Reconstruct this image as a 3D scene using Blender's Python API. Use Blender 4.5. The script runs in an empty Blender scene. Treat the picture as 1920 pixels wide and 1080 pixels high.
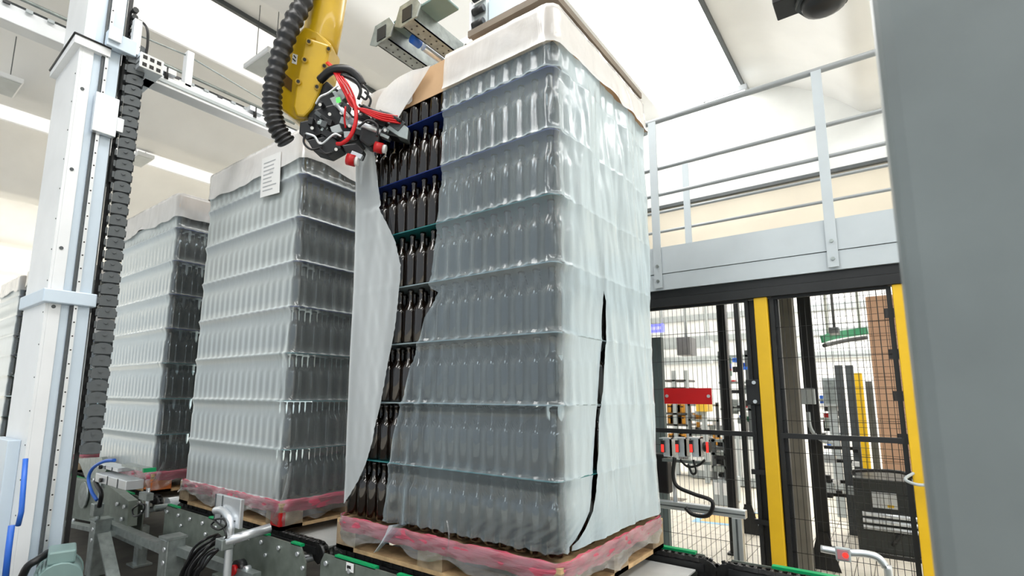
import bpy, bmesh, math, random
from mathutils import Vector, Matrix
random.seed(7)
scn = bpy.context.scene
COL = scn.collection
# ------------------------------------------------------------------ camera
S = 1.1278
CAM = Vector((.8757*S, -1.4959*S, .5074*S + .65))
YAW, PIT, ROL, FPX = -.6547, .1498, .0063, 984.4
CX, CY = 960 - 40.64, 540 + 54.7
def _axes():
    c, s = math.cos(YAW), math.sin(YAW); cp, sp = math.cos(PIT), math.sin(PIT)
    fw = Vector((s*cp, c*cp, sp)); r = Vector((c, -s, 0)); u = r.cross(fw)
    cr, sr = math.cos(ROL), math.sin(ROL)
    return cr*r + sr*u, -sr*r + cr*u, fw
AR, AU, AF = _axes()
cd = bpy.data.cameras.new('camera'); cam = bpy.data.objects.new('camera', cd); COL.objects.link(cam)
cd.sensor_width = 36; cd.lens = FPX/1920*36; cd.shift_x = 40.64/1920; cd.shift_y = 54.7/1920
cd.clip_start = .02; cd.clip_end = 200
cam.matrix_world = Matrix(((AR.x, AU.x, -AF.x, CAM.x), (AR.y, AU.y, -AF.y, CAM.y), (AR.z, AU.z, -AF.z, CAM.z), (0, 0, 0, 1)))
cd.dof.use_dof = True; cd.dof.focus_distance = 2.7; cd.dof.aperture_fstop = 2.6
scn.camera = cam
# ------------------------------------------------------------------ world, exposure
scn.view_settings.view_transform = 'Standard'; scn.view_settings.look = 'None'
scn.view_settings.gamma = 1; scn.view_settings.use_curve_mapping = False
scn.view_settings.exposure = 0.05
wd = bpy.data.worlds.new('hall_daylight'); scn.world = wd; wd.use_nodes = True
wd.node_tree.nodes['Background'].inputs[0].default_value = (.84, .93, 1, 1)
wd.node_tree.nodes['Background'].inputs[1].default_value = 0.78
SKYLIGHT = 7.5; DIMGLOW = .85
# ------------------------------------------------------------------ pixel helpers (1920x1080 frame)
def ray(x, y): return AR*((x-CX)/FPX) - AU*((y-CY)/FPX) + AF
def pX(x, y, v): d = ray(x, y); return CAM + d*((v-CAM.x)/d.x)
def pY(x, y, v): d = ray(x, y); return CAM + d*((v-CAM.y)/d.y)
def pZ(x, y, v): d = ray(x, y); return CAM + d*((v-CAM.z)/d.z)
def pD(x, y, v): return CAM + ray(x, y)*v
# ------------------------------------------------------------------ materials
MATS = {}
def mat(name, col, rough=.5, metal=0., spec=.5, var=.08, scale=6., bump=0., emit=None, es=1., coat=0., trans=0.):
    if name in MATS: return MATS[name]
    m = bpy.data.materials.new(name); m.use_nodes = True; nt = m.node_tree
    b = nt.nodes['Principled BSDF']
    b.inputs['Roughness'].default_value = rough; b.inputs['Metallic'].default_value = metal
    b.inputs['Specular IOR Level'].default_value = spec
    if coat: b.inputs['Coat Weight'].default_value = coat
    if trans: b.inputs['Transmission Weight'].default_value = trans
    if emit:
        b.inputs['Emission Color'].default_value = (*emit, 1); b.inputs['Emission Strength'].default_value = es
    tc = nt.nodes.new('ShaderNodeTexCoord')
    no = nt.nodes.new('ShaderNodeTexNoise'); no.inputs['Scale'].default_value = scale; no.inputs['Detail'].default_value = 5
    nt.links.new(tc.outputs['Object'], no.inputs['Vector'])
    rp = nt.nodes.new('ShaderNodeValToRGB')
    rp.color_ramp.elements[0].position = .3; rp.color_ramp.elements[1].position = .7
    rp.color_ramp.elements[0].color = (*[max(0, c*(1-var)) for c in col], 1)
    rp.color_ramp.elements[1].color = (*[min(1, c*(1+var)) for c in col], 1)
    nt.links.new(no.outputs['Fac'], rp.inputs['Fac']); nt.links.new(rp.outputs['Color'], b.inputs['Base Color'])
    if bump:
        bp = nt.nodes.new('ShaderNodeBump'); bp.inputs['Strength'].default_value = bump; bp.inputs['Distance'].default_value = .01
        nt.links.new(no.outputs['Fac'], bp.inputs['Height']); nt.links.new(bp.outputs['Normal'], b.inputs['Normal'])
    MATS[name] = m; return m

def film_mat(name, col, alpha, gloss=.035, rough=.2, tint=(.9, .96, 1), bump=.25, bscale=14., stretch=(1, 1, .35), var=.25, graz=1.25):
    m = bpy.data.materials.new(name); m.use_nodes = True; nt = m.node_tree; N = nt.nodes; L = nt.links
    N.remove(N['Principled BSDF']); out = N['Material Output']
    tc = N.new('ShaderNodeTexCoord'); mp = N.new('ShaderNodeMapping'); mp.inputs['Scale'].default_value = stretch
    L.new(tc.outputs['Object'], mp.inputs['Vector'])
    no = N.new('ShaderNodeTexNoise'); no.inputs['Scale'].default_value = bscale; no.inputs['Detail'].default_value = 6; no.inputs['Distortion'].default_value = .6
    L.new(mp.outputs[0], no.inputs['Vector'])
    bp = N.new('ShaderNodeBump'); bp.inputs['Strength'].default_value = bump; bp.inputs['Distance'].default_value = .012
    L.new(no.outputs['Fac'], bp.inputs['Height'])
    di = N.new('ShaderNodeBsdfDiffuse'); di.inputs['Color'].default_value = (*col, 1)
    tl = N.new('ShaderNodeBsdfTranslucent'); tl.inputs['Color'].default_value = (*col, 1)
    gl = N.new('ShaderNodeBsdfGlossy'); gl.inputs['Roughness'].default_value = rough; gl.inputs['Color'].default_value = (1, 1, 1, 1)
    tr = N.new('ShaderNodeBsdfTransparent'); tr.inputs['Color'].default_value = (*tint, 1)
    for n in (di, gl): L.new(bp.outputs['Normal'], n.inputs['Normal'])
    m1 = N.new('ShaderNodeMixShader'); m1.inputs[0].default_value = .2; L.new(di.outputs[0], m1.inputs[1]); L.new(tl.outputs[0], m1.inputs[2])
    lw = N.new('ShaderNodeFresnel'); lw.inputs['IOR'].default_value = 1.45; L.new(bp.outputs['Normal'], lw.inputs['Normal'])
    mu = N.new('ShaderNodeMath'); mu.operation = 'MULTIPLY_ADD'; mu.inputs[1].default_value = .9; mu.inputs[2].default_value = gloss; mu.use_clamp = True
    L.new(lw.outputs[0], mu.inputs[0])
    no2 = N.new('ShaderNodeTexNoise'); no2.inputs['Scale'].default_value = 3.5; no2.inputs['Detail'].default_value = 4; L.new(mp.outputs[0], no2.inputs['Vector'])
    ma = N.new('ShaderNodeMapRange'); ma.inputs[1].default_value = .3; ma.inputs[2].default_value = .7
    ma.inputs[3].default_value = max(0, alpha*(1-var)); ma.inputs[4].default_value = min(1, alpha*(1+var)); L.new(no2.outputs['Fac'], ma.inputs[0])
    fc = N.new('ShaderNodeLayerWeight'); fc.inputs[0].default_value = .5; L.new(bp.outputs['Normal'], fc.inputs['Normal'])
    pw = N.new('ShaderNodeMath'); pw.operation = 'POWER'; pw.inputs[1].default_value = 2.0; L.new(fc.outputs['Facing'], pw.inputs[0])
    ad = N.new('ShaderNodeMath'); ad.operation = 'MULTIPLY_ADD'; ad.inputs[1].default_value = graz; ad.use_clamp = True
    at = N.new('ShaderNodeAttribute'); at.attribute_name = 'haze'
    hz = N.new('ShaderNodeMath'); hz.operation = 'MULTIPLY_ADD'; hz.inputs[1].default_value = .48
    L.new(at.outputs['Fac'], hz.inputs[0]); L.new(ma.outputs[0], hz.inputs[2])
    L.new(pw.outputs[0], ad.inputs[0]); L.new(hz.outputs[0], ad.inputs[2])
    m2 = N.new('ShaderNodeMixShader'); L.new(ad.outputs[0], m2.inputs[0]); L.new(tr.outputs[0], m2.inputs[1]); L.new(m1.outputs[0], m2.inputs[2])
    m3 = N.new('ShaderNodeMixShader'); L.new(mu.outputs[0], m3.inputs[0]); L.new(m2.outputs[0], m3.inputs[1]); L.new(gl.outputs[0], m3.inputs[2])
    L.new(m3.outputs[0], out.inputs['Surface'])
    MATS[name] = m; return m

GALV = mat('galvanised_steel', (.36, .40, .39), .38, .75, var=.22, scale=22, bump=.05)
PLATE = mat('conveyor_plate', (.20, .23, .20), .42, .45, var=.2, scale=14)
ALU = mat('aluminium', (.72, .75, .78), .32, .7, var=.06)
WHITEM = mat('white_paint', (.80, .82, .84), .38, .05, var=.03)
PALEB = mat('pale_blue_paint', (.60, .70, .80), .35, .25, var=.05, scale=3)
GREYP = mat('grey_paint', (.42, .46, .47), .42, .0, var=.10, scale=5)
RAILG = mat('railing_grey', (.30, .32, .33), .45, .2, var=.06)
TOEG = mat('toe_board_grey', (.50, .55, .58), .5, .15, var=.05, scale=4)
COLUMNG = mat('column_grey', (.15, .175, .18), .38, .0, var=.12, scale=4, bump=.03)
BLACK = mat('black_plastic', (.012, .012, .013), .35, .0, var=.2)
BLACKM = mat('black_metal', (.018, .019, .02), .42, .2, var=.2)
RUBBER = mat('black_rubber', (.008, .008, .009), .38, var=.2)
DKGREY = mat('dark_grey', (.08, .09, .095), .5, .1, var=.15)
CHAIN = mat('chain_steel', (.05, .05, .05), .35, .8, var=.3, scale=40)
ROBOT = mat('robot_yellow', (.54, .34, .006), .33, .0, var=.12, scale=5, coat=.25)
YELLOW = mat('post_yellow', (.78, .48, .015), .38, .0, var=.05)
GREEN = mat('guide_green', (.0, .33, .11), .45, var=.05)
RED = mat('red_paint', (.52, .006, .008), .4, var=.08)
REDTUBE = mat('red_hose', (.58, .006, .010), .3, var=.05)
BLUEH = mat('blue_hose', (.03, .15, .65), .35, var=.05)
WOOD = mat('pallet_wood', (.55, .37, .19), .7, var=.28, scale=18, bump=.25)
WOODD = mat('pallet_block', (.32, .23, .14), .75, var=.3, scale=20, bump=.3)
ORANGEW = mat('painted_block', (.62, .16, .03), .6, var=.2)
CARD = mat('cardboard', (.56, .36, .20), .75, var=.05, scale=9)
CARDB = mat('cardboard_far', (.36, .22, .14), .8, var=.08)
PAPER = mat('white_paper', (.85, .85, .84), .7, var=.02)
BOARDM = mat('cover_board', (.20, .16, .12), .6, var=.15)
CONC = mat('painted_concrete', (.85, .85, .84), .8, var=.05, scale=1.5, bump=.08)
CONCW = mat('white_concrete', (.80, .81, .79), .8, var=.06, scale=2.5, bump=.1)
CREAM = mat('cream_wall', (.70, .64, .53), .8, var=.04, scale=2)
DECK = mat('deck_sheet', (.56, .57, .56), .45, .25, var=.10, scale=6)
MOTOR = mat('motor_green', (.20, .30, .29), .4, .1, var=.1)
TILE = mat('floor_tile', (.72, .67, .57), .45, var=.10, scale=3)
GROUT = mat('floor_base', (.16, .14, .11), .8, var=.2, scale=4)
SHEETS = [mat('sheet_teal', (.02, .16, .17), .25, var=.05), mat('sheet_blue', (.012, .03, .16), .25, var=.05), mat('sheet_grey', (.25, .32, .34), .3, var=.05)]
FACTW = mat('far_white', (.85, .86, .86), .7, var=.04)
REDLIT = mat('red_lamp', (.8, .02, .02), .3, emit=(1, .03, .02), es=1.6)
GREENLIT = mat('green_lamp', (.05, .6, .08), .3, emit=(.1, 1, .1), es=1.2)
BLUELIT = mat('blue_sign', (.1, .12, .9), .4, emit=(.16, .16, 1), es=1.3)
TUBELIT = mat('lamp_tube', (1, 1, 1), .4, emit=(1, .98, .94), es=9)
FILLTUBE = mat('fill_tube', (1, 1, 1), .4, emit=(1, .99, .97), es=60)
SKYD = mat('dim_roof_glow', (.35, .35, .34), .6, var=.06, scale=1.2, emit=(1, .985, .95), es=DIMGLOW)  # weak emission imitates lit roof surface in the left bays
SKYM = mat('skylight_glazing', (.9, .9, .9), .5, emit=(1, .995, .98), es=SKYLIGHT)

# ---
GLASS = bpy.data.materials.new('brown_bottle_glass'); GLASS.use_nodes = True
_b = GLASS.node_tree.nodes['Principled BSDF']; _n = GLASS.node_tree
_lw = _n.nodes.new('ShaderNodeLayerWeight'); _lw.inputs[0].default_value = .35
_rp = _n.nodes.new('ShaderNodeValToRGB'); _rp.color_ramp.elements[0].color = (.008, .0035, .0012, 1); _rp.color_ramp.elements[1].color = (.004, .002, .001, 1)
_n.links.new(_lw.outputs['Facing'], _rp.inputs['Fac']); _n.links.new(_rp.outputs[0], _b.inputs['Base Color'])
_b.inputs['Roughness'].default_value = .06; _b.inputs['IOR'].default_value = 1.6; _b.inputs['Specular IOR Level'].default_value = .7

FILM = film_mat('clear_wrap', (.66, .79, .85), .105, tint=(.84, .94, 1), var=.25, graz=.9)
FLAP = film_mat('flap_wrap', (.80, .85, .87), .42, gloss=.01, rough=.4, bump=.15, bscale=5)
FILMM = film_mat('milky_wrap', (.78, .86, .87), .10, var=.10, bump=.10, tint=(.84, .94, 1), graz=2.0)
FILMCAP = film_mat('white_cap_wrap', (.90, .89, .88), .6, bump=.5, bscale=9)
FILMSIDE = film_mat('loose_wrap', (.78, .88, .95), .55, gloss=.05, bump=.5, bscale=7, stretch=(1, 1, .45))
SKIRT = film_mat('skirt_wrap', (.88, .86, .85), .08, graz=.4, bump=.6, bscale=16, stretch=(1, 1, 1.6))
PINK = film_mat('pink_liner', (.72, .10, .17), .88, bump=.8, bscale=22, stretch=(.5, .5, 4.), tint=(1, .6, .65), var=.2, graz=.5)

# ------------------------------------------------------------------ mesh builder
def wloc(o):
    v = Vector((0, 0, 0))
    while o is not None: v += o.location; o = o.parent
    return v
class MB:
    def __init__(s): s.v = []; s.f = []; s.sm = []
    def add(s, vs, fs, smooth=False):
        n = len(s.v); s.v += [Vector(p) for p in vs]; s.f += [tuple(i+n for i in f) for f in fs]; s.sm += [smooth]*len(fs); return s
    def box(s, lo, hi):
        x0, y0, z0 = lo; x1, y1, z1 = hi
        return s.add([(x0,y0,z0),(x1,y0,z0),(x1,y1,z0),(x0,y1,z0),(x0,y0,z1),(x1,y0,z1),(x1,y1,z1),(x0,y1,z1)],
                     [(0,3,2,1),(4,5,6,7),(0,1,5,4),(1,2,6,5),(2,3,7,6),(3,0,4,7)])
    def obox(s, c, ax, ay, az, hx, hy, hz):
        c = Vector(c); ax = Vector(ax).normalized(); ay = Vector(ay).normalized(); az = Vector(az).normalized()
        P = [c + ax*(sx*hx) + ay*(sy*hy) + az*(sz*hz) for sz in (-1, 1) for sx, sy in ((-1,-1),(1,-1),(1,1),(-1,1))]
        return s.add(P, [(0,3,2,1),(4,5,6,7),(0,1,5,4),(1,2,6,5),(2,3,7,6),(3,0,4,7)])
    def bar(s, a, b, w, h, up=(0, 0, 1)):
        a = Vector(a); b = Vector(b); d = (b-a); u = Vector(up)
        if abs(d.normalized().dot(u.normalized())) > .98: u = Vector((0, 1, 0))
        sd = d.cross(u).normalized(); uu = sd.cross(d).normalized()
        return s.obox((a+b)/2, d, sd, uu, d.length/2, w/2, h/2)
    def tube(s, pts, r, n=8, caps=True, rf=None):
        pts = [Vector(p) for p in pts]; rings = []; pu = None
        for i, p in enumerate(pts):
            d = (pts[min(i+1, len(pts)-1)] - pts[max(i-1, 0)]).normalized()
            if pu is None:
                pu = Vector((0, 0, 1)) if abs(d.z) < .9 else Vector((1, 0, 0))
            sd = d.cross(pu).normalized(); pu = sd.cross(d).normalized()
            rr = r if rf is None else rf(i)
            rings.append([p + (sd*math.cos(2*math.pi*k/n) + pu*math.sin(2*math.pi*k/n))*rr for k in range(n)])
        vs = [q for rg in rings for q in rg]; fs = []
        for i in range(len(pts)-1):
            for k in range(n):
                fs.append((i*n+k, i*n+(k+1) % n, (i+1)*n+(k+1) % n, (i+1)*n+k))
        s.add(vs, fs, True)
        if caps:
            m = len(s.v) - len(vs)
            s.f.append(tuple(m+k for k in reversed(range(n)))); s.f.append(tuple(m+(len(pts)-1)*n+k for k in range(n))); s.sm += [False, False]
        return s
    def cyl(s, a, b, r, n=14, r2=None):
        return s.tube([a, b], r, n, rf=(None if r2 is None else (lambda i: r if i == 0 else r2)))
    def lathe(s, c, prof, n=12):
        c = Vector(c); vs = []; fs = []
        for r, z in prof:
            for k in range(n): vs.append(c + Vector((r*math.cos(2*math.pi*k/n), r*math.sin(2*math.pi*k/n), z)))
        for i in range(len(prof)-1):
            for k in range(n): fs.append((i*n+k, i*n+(k+1) % n, (i+1)*n+(k+1) % n, (i+1)*n+k))
        return s.add(vs, fs, True)
    def extrude(s, poly, vec):
        poly = [Vector(p) for p in poly]; vec = Vector(vec); n = len(poly)
        return s.add(poly + [p+vec for p in poly], [tuple(range(n)), tuple(reversed(range(n, 2*n)))] + [(k, k+n, (k+1) % n + n, (k+1) % n) for k in range(n)])
    def grid(s, rows, smooth=True):
        nc = len(rows[0]); vs = [p for r in rows for p in r]; fs = []
        for i in range(len(rows)-1):
            for k in range(nc-1): fs.append((i*nc+k, i*nc+k+1, (i+1)*nc+k+1, (i+1)*nc+k))
        return s.add(vs, fs, smooth)
    def mesh(s, name, m, L=Vector((0, 0, 0))):
        me = bpy.data.meshes.new(name); me.from_pydata([tuple(p-L) for p in s.v], [], s.f)
        me.polygons.foreach_set('use_smooth', s.sm)
        if m: me.materials.append(m)
        bm = bmesh.new(); bm.from_mesh(me); bmesh.ops.recalc_face_normals(bm, faces=bm.faces); bm.to_mesh(me); bm.free()
        me.update(); return me
    def build(s, name, m, parent=None, bevel=0, label=None, kind=None, recalc=True):
        L = wloc(parent) if parent else Vector((0, 0, 0))
        if not parent and s.v:      # a top-level mesh has its origin at its base
            xs = [p.x for p in s.v]; ys = [p.y for p in s.v]
            L = Vector(((min(xs)+max(xs))/2, (min(ys)+max(ys))/2, min(p.z for p in s.v)))
        o = bpy.data.objects.new(name, s.mesh(name, m, L)); COL.objects.link(o); o.parent = parent
        if not parent: o.location = L
        if bevel:
            bv = o.modifiers.new('bevel', 'BEVEL'); bv.width = bevel; bv.segments = 2; bv.limit_method = 'ANGLE'
        if label: o['label'] = label
        if kind: o['kind'] = kind
        return o
def tag(o, label, cat, group=None, kind=None):
    o['label'] = label; o['category'] = cat
    if group: o['group'] = group
    if kind: o['kind'] = kind
    return o
def thing(name, loc, label, cat, group=None):
    o = bpy.data.objects.new(name, None); COL.objects.link(o); o.location = loc; o.empty_display_size = .05
    return tag(o, label, cat, group)
def struct(o): o['kind'] = 'structure'; return o
def box(lo, hi): return MB().box(lo, hi)
def lerp(a, b, t): return a + (b-a)*t
def interp(tab, x):
    if x <= tab[0][0]: return tab[0][1]
    for (a, b), (c, d) in zip(tab, tab[1:]):
        if x <= c: return b + (d-b)*(x-a)/(c-a)
    return tab[-1][1]
def spline(P, n=6):
    P = [Vector(p) for p in P]; Q = [P[0]*2-P[1]] + P + [P[-1]*2-P[-2]]; out = []
    for i in range(1, len(Q)-2):
        for k in range(n):
            t = k/n; a, b, c, d = Q[i-1:i+3]
            out.append(.5*((2*b) + (c-a)*t + (2*a-5*b+4*c-d)*t*t + (3*b-a-3*c+d)*t**3))
    return out + [P[-1]]
ORD = ['zeroth','first','second','third','fourth','fifth','sixth','seventh','eighth','ninth','tenth','eleventh','twelfth','thirteenth','fourteenth','fifteenth','sixteenth','seventeenth','eighteenth']

# ================================================================== SETTING
Z0 = .65; LH = .24*S; W = 1.2; DP = .956
# ---- floor
fl = struct(box((-26, -6, -.1), (9, 16, -.012)).build('floor', TILE))
gb = box((-1.4, 1.9, -.012), (1.5, 5.1, -.004)).build('grout_bed', GROUT, fl)
box((-12, -2.2, -.012), (3, 1.25, -.003)).build('floor_shade_patch', mat('floor_shade_tone', (.07, .065, .055), .7, var=.4, scale=5), fl)  # dark colour stands in for the shadow under the conveyors
tm = None; TX, TY = .112, .24
for i in range(20):
    for j in range(13):
        x = -1.15 + i*TX; y = 2.1 + j*TY
        if tm is None:
            ob = box((x+.003, y+.003, -.006), (x+TX-.003, y+TY-.003, .0)).build('tile', TILE, fl); tm = ob.data; x00, y00 = x, y
        else:
            ob = bpy.data.objects.new('tile', tm); COL.objects.link(ob); ob.parent = fl; ob.location = (x-x00, y-y00, random.uniform(-.0008, .0008))
# ---- ceiling: precast wing panels with skylight strips between
ceil = struct(bpy.data.objects.new('ceiling', None)); COL.objects.link(ceil); ceil.location = (-3, 0, 5)
PER = 3.78
def wing_prof():
    P = []
    t0 = -1.05                       # tip beside the glazing strip, going towards -x
    L = PER - 1.05
    for k in range(25):
        u = k/24; x = t0 - L*u; a = abs(u-.5)*2
        if a < .16: z = -.62
        else:
            q = (a-.16)/.84; z = -.62 + .70*math.sin(q*math.pi/2)**.9
        P.append((x, z))
    return P
WP = wing_prof(); wm = gm = jm = None
for k in range(-3, 7):
    X0 = -.2 - PER*k
    if wm is None:
        mb = MB(); n = len(WP)
        lo = [(x+X0, z+5.0) for x, z in WP]
        mb.grid([[(x, -6, z) for x, z in lo], [(x, 15.8, z) for x, z in lo]])
        mb.grid([[(x, -6, z+.10) for x, z in lo], [(x, 15.8, z+.10) for x, z in lo]])
        for x, z in (lo[0], lo[-1]): mb.add([(x, -6, z), (x, 15.8, z), (x, 15.8, z+.1), (x, -6, z+.1)], [(0, 1, 2, 3)])
        o = mb.build('wing_panel', CONC, ceil); wm = o.data; X00 = X0
        mb = MB(); g = []
        for q in range(9):
            u = q/8; g.append((X0 - 1.05*u, 5.1 + .22*math.sin(u*math.pi)))
        mb.grid([[(x, -6, z) for x, z in g], [(x, 15.8, z) for x, z in g]])
        o = mb.build('skylight_strip', SKYM, ceil); gm = o.data
        o = box((X0-.018, -6, 5.03), (X0+.02, 15.8, 5.11)).build('joint_strip', DKGREY, ceil); jm = o.data
    else:
        if k == 1: gsky = gm; gm = gm.copy(); gm.materials.clear(); gm.materials.append(SKYD)
        if k == 3: gm = gsky
        for nm, dm in (('wing_panel', wm), ('skylight_strip', gm), ('joint_strip', jm)):
            o = bpy.data.objects.new(nm, dm); COL.objects.link(o); o.parent = ceil; o.location = (X0-X00, 0, 0)
def ceil_z(x):
    t = (-.2 - x) % PER
    if t < 1.05: return 5.1 + .22*math.sin(t/1.05*math.pi)
    a = abs((t-1.05)/(PER-1.05) - .5)*2
    return 4.38 if a < .16 else 4.38 + .70*math.sin((a-.16)/.84*math.pi/2)**.9
# ---- beam wall carrying the roof on the far side of the walkway
YB = 5.05
wb = struct(box((-26, YB, 3.08), (9, YB+.3, 3.35)).build('wall_back', CREAM))
box((-26, YB+.03, 3.35), (9, YB+.3, 3.72)).build('wall_band', CREAM, wb)
box((-26, YB-.02, 3.72), (9, YB+.3, 3.76)).build('wall_ledge', DKGREY, wb)
box((-26, YB+.04, 3.76), (9, YB+.3, 4.0)).build('wall_band', CONCW, wb)
box((-26, YB+.10, 4.0), (9, YB+.32, 5.5)).build('wall_band', CONCW, wb)
mbw = MB()
wf = struct(box((-26, 15.8, 0), (9, 16, 5.6)).build('wall_far', FACTW))
for z in (2.35, 3.0, 3.7): box((-26, 15.66, z), (9, 15.8, z+.18)).build('wall_rib', GREYP, wf)
wl = struct(box((-26.2, -6, 0), (-26, 16, 5.6)).build('wall_left', FACTW))
wr = struct(box((9, -6, 0), (9.2, 16, 5.6)).build('wall_right', FACTW))

# ================================================================== PALLET LOADS
SX = [0, -1.736, -3.458, -5.18, -6.90, -8.42]
NL = [8, 8, 8, 5, 8, 8]
WHO = ['torn load beside the robot', 'second load from the robot', 'third load from the robot', 'low load behind the cable chain', 'fifth load left of the machine column', 'farthest load at the left picture edge']
R = W/17/2
BP = [(0, .002), (R*.86, 0), (R*.97, .006), (R*.97, .148), (R*.93, .160), (R*.70, .176), (R*.46, .190), (R*.38, .205), (R*.34, .240), (R*.43, .244), (R*.43, .256), (R*.30, .258), (0, .258)]
bot_me = MB().lathe((0, 0, 0), BP, 14).mesh('bottle', GLASS)
BPL = [(R*.9, 0), (R*.97, .01), (R*.97, .15), (R*.5, .188), (R*.36, .21), (R*.36, .256), (0, .258)]
stuff = MB(); nb = 0
def bottle_sites(si, full):
    """front-row / side-row sites of a hexagonally packed layer"""
    out = []; dy = R*2*.866
    ny = int((DP - 2*R)/dy) + 1
    for r in range(ny):
        y = R + r*dy; off = R if r % 2 else 0
        nx = 17 if r % 2 == 0 else 16
        for c in range(nx):
            x = -R - off - c*2*R
            out.append((r, c, x, y))
    return out
for si, x0 in enumerate(SX):
    for L in range(NL[si]):
        zb = Z0 + L*LH + .004
        for r, c, x, y in bottle_sites(si, True):
            front = r == 0; side = c == 0
            own = (si == 0 and (front or side)) or (si == 1 and front and c < 7 and L < 7) or (si == 1 and side and 0 < r < 3 and L < 6)
            if own and nb < 300:
                o = bpy.data.objects.new('bottle', bot_me); COL.objects.link(o); o.location = (x+x0, y, zb); o.rotation_euler.z = random.uniform(0, 6); nb += 1
                who = 'torn load' if si == 0 else 'second load'
                if front: lb = f'brown bottle in {who}, front row, {ORD[L+1]} layer up, {ORD[c+1]} from near corner'
                else: lb = f'brown bottle in {who}, side row, {ORD[L+1]} layer up, {ORD[r+1]} from near corner'
                tag(o, lb, 'bottle', 'brown glass bottles standing in the wrapped layers')
            elif si == 0 or (si > 0 and (r < 2 or c < 2)):
                stuff.lathe((x+x0, y, zb), BPL if si else BP[1:-1:1][:9] + [(R*.3, .256)], 7 if si else 9)
tag(stuff.build('bottle_fill', GLASS), 'dark brown bottles packed deeper inside the wrapped pallet loads', 'bottles', kind='stuff')

# ---- pallets
PCOL = ['dark', 'with red corner block', 'with orange corner block', 'under the low load', 'of the farthest load']
def pallet(x0, label, orange=False, red=False):
    t = thing('pallet', (x0-W/2, DP/2, .5), label, 'pallet', 'wooden pallets on the conveyor')
    x1, x2, y1, y2 = x0-W-.02, x0+.02, -.02, DP+.02
    for y in (y1, DP/2-.07, y2-.14): box((x1, y, .5), (x2, y+.14, .518)).build('bottom_board', WOOD, t)
    for x in (x1, x2-.13): box((x, y1, .5), (x+.13, y2, .5185)).build('bottom_board', WOOD, t)
    for i, x in enumerate((x1, (x1+x2)/2-.07, x2-.14)):
        for j, y in enumerate((y1, DP/2-.07, y2-.14)):
            m = WOODD
            if i == 2 and j == 0: m = ORANGEW if orange else (RED if red else WOODD)
            if red and i == 2 and j == 0:
                b = box((x, y, .518), (x+.14, y+.14, .60)).build('block', WOODD, t)
                box((x+.05, y-.002, .519), (x+.142, y+.03, .59)).build('paint_patch', RED, b)
            else: box((x, y, .518), (x+.14, y+.14, .60)).build('block', m, t)
    for k in range(8):
        x = x1 + k*(x2-x1-.12)/7; box((x, y1, .618), (x+.12, y2, .636)).build('deck_board', WOOD, t)
    for y in (y1, DP/2-.06, y2-.12): box((x1, y, .60), (x2, y+.12, .618)).build('stringer_board', WOODD, t)
    return t
pallet(SX[0], 'wooden pallet under the torn load beside the robot')
pallet(SX[1], 'wooden pallet with red painted corner under the second load', red=True)
pallet(SX[2], 'wooden pallet with orange corner block under the third load', orange=True)
pallet(SX[3], 'wooden pallet under the low load behind the cable chain')
pallet(SX[4], 'wooden pallet under the fifth load left of the column')
pallet(SX[5], 'wooden pallet under the farthest load at the left edge')

# ---- film helpers: perimeter coordinate u runs 0 at the near corner, negative along the front (-x), positive along the side (+y)
RC = .032
def perim(u, x0, off):
    """point (x,y) and outward normal on the rounded outline for u in [-(W), DP]"""
    if u < -RC: return x0 + u, -off
    if u > RC: return x0 + off, u
    a = (u + RC)/(2*RC)*math.pi/2            # corner arc
    cx, cy = x0 - RC, RC
    return cx + math.sin(a)*(RC+off), cy - math.cos(a)*(RC+off)
def perim_full(u, x0, off):
    """whole loop: u in [-W-DP, W+DP]"""
    if u < -W+RC:
        v = u + W
        if v < -RC: return x0 - W - off, -v
        a = (RC - v)/(2*RC)*math.pi/2; return x0-W+RC - math.sin(a)*(RC+off), RC - math.cos(a)*(RC+off)
    if u > DP-RC:
        v = u - DP
        if v > RC: return x0 - v, DP + off
        a = (v+RC)/(2*RC)*math.pi/2; return x0-RC + math.cos(a)*(RC+off), DP-RC + math.sin(a)*(RC+off)
    return perim(u, x0, off)
def hn(*a):
    s = 0
    for i, (f, p) in enumerate(((7.1, .3), (13.7, 1.9), (23.3, 4.1))):
        s += math.sin(a[0]*f + p + a[1]*f*.37) * math.cos(a[1]*f*.61 + p*2 + a[0]*1.7) / (i+1)
    return s/1.8
def film_off(u, z, top, loose=0., tray=.17, cor=.0042):
    zz = z - Z0
    if zz < 0: return .012
    t = (zz % LH)/LH; L = int(zz/LH)
    o = .005
    if t > .60: o += .010*((t-.60)/.40)**2 - .008*math.sin((t-.6)/.4*math.pi)
    if t < .07 and L > 0: o += .010*(1 - t/.07)**1.5
    body = 1 if t < .6 else max(0, 1-(t-.6)/.12)
    o += cor*body*math.cos(2*math.pi*u/(2*R) + math.pi)
    if abs(u) < .09: o += .004*hn(u*9, z*6)
    if zz > top - tray: o = .014 + .003*hn(u*3, z*9)
    if loose: o += loose*(.5+.5*hn(u*1.3+2, z*.55)) + loose*.3*hn(u*4, z*1.5)
    return max(o, .0012)
def zlist(z0, z1):
    zs = {z0, z1}
    for L in range(-1, 9):
        for t in (0, .02, .06, .2, .4, .6, .68, .76, .84, .92, .975):
            z = Z0 + (L+t)*LH
            if z0 < z < z1: zs.add(z)
    return sorted(zs)
def ulist(u0, u1, step=.0118):
    n = max(2, int(abs(u1-u0)/step)); return [u0 + (u1-u0)*i/n for i in range(n+1)]

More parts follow.
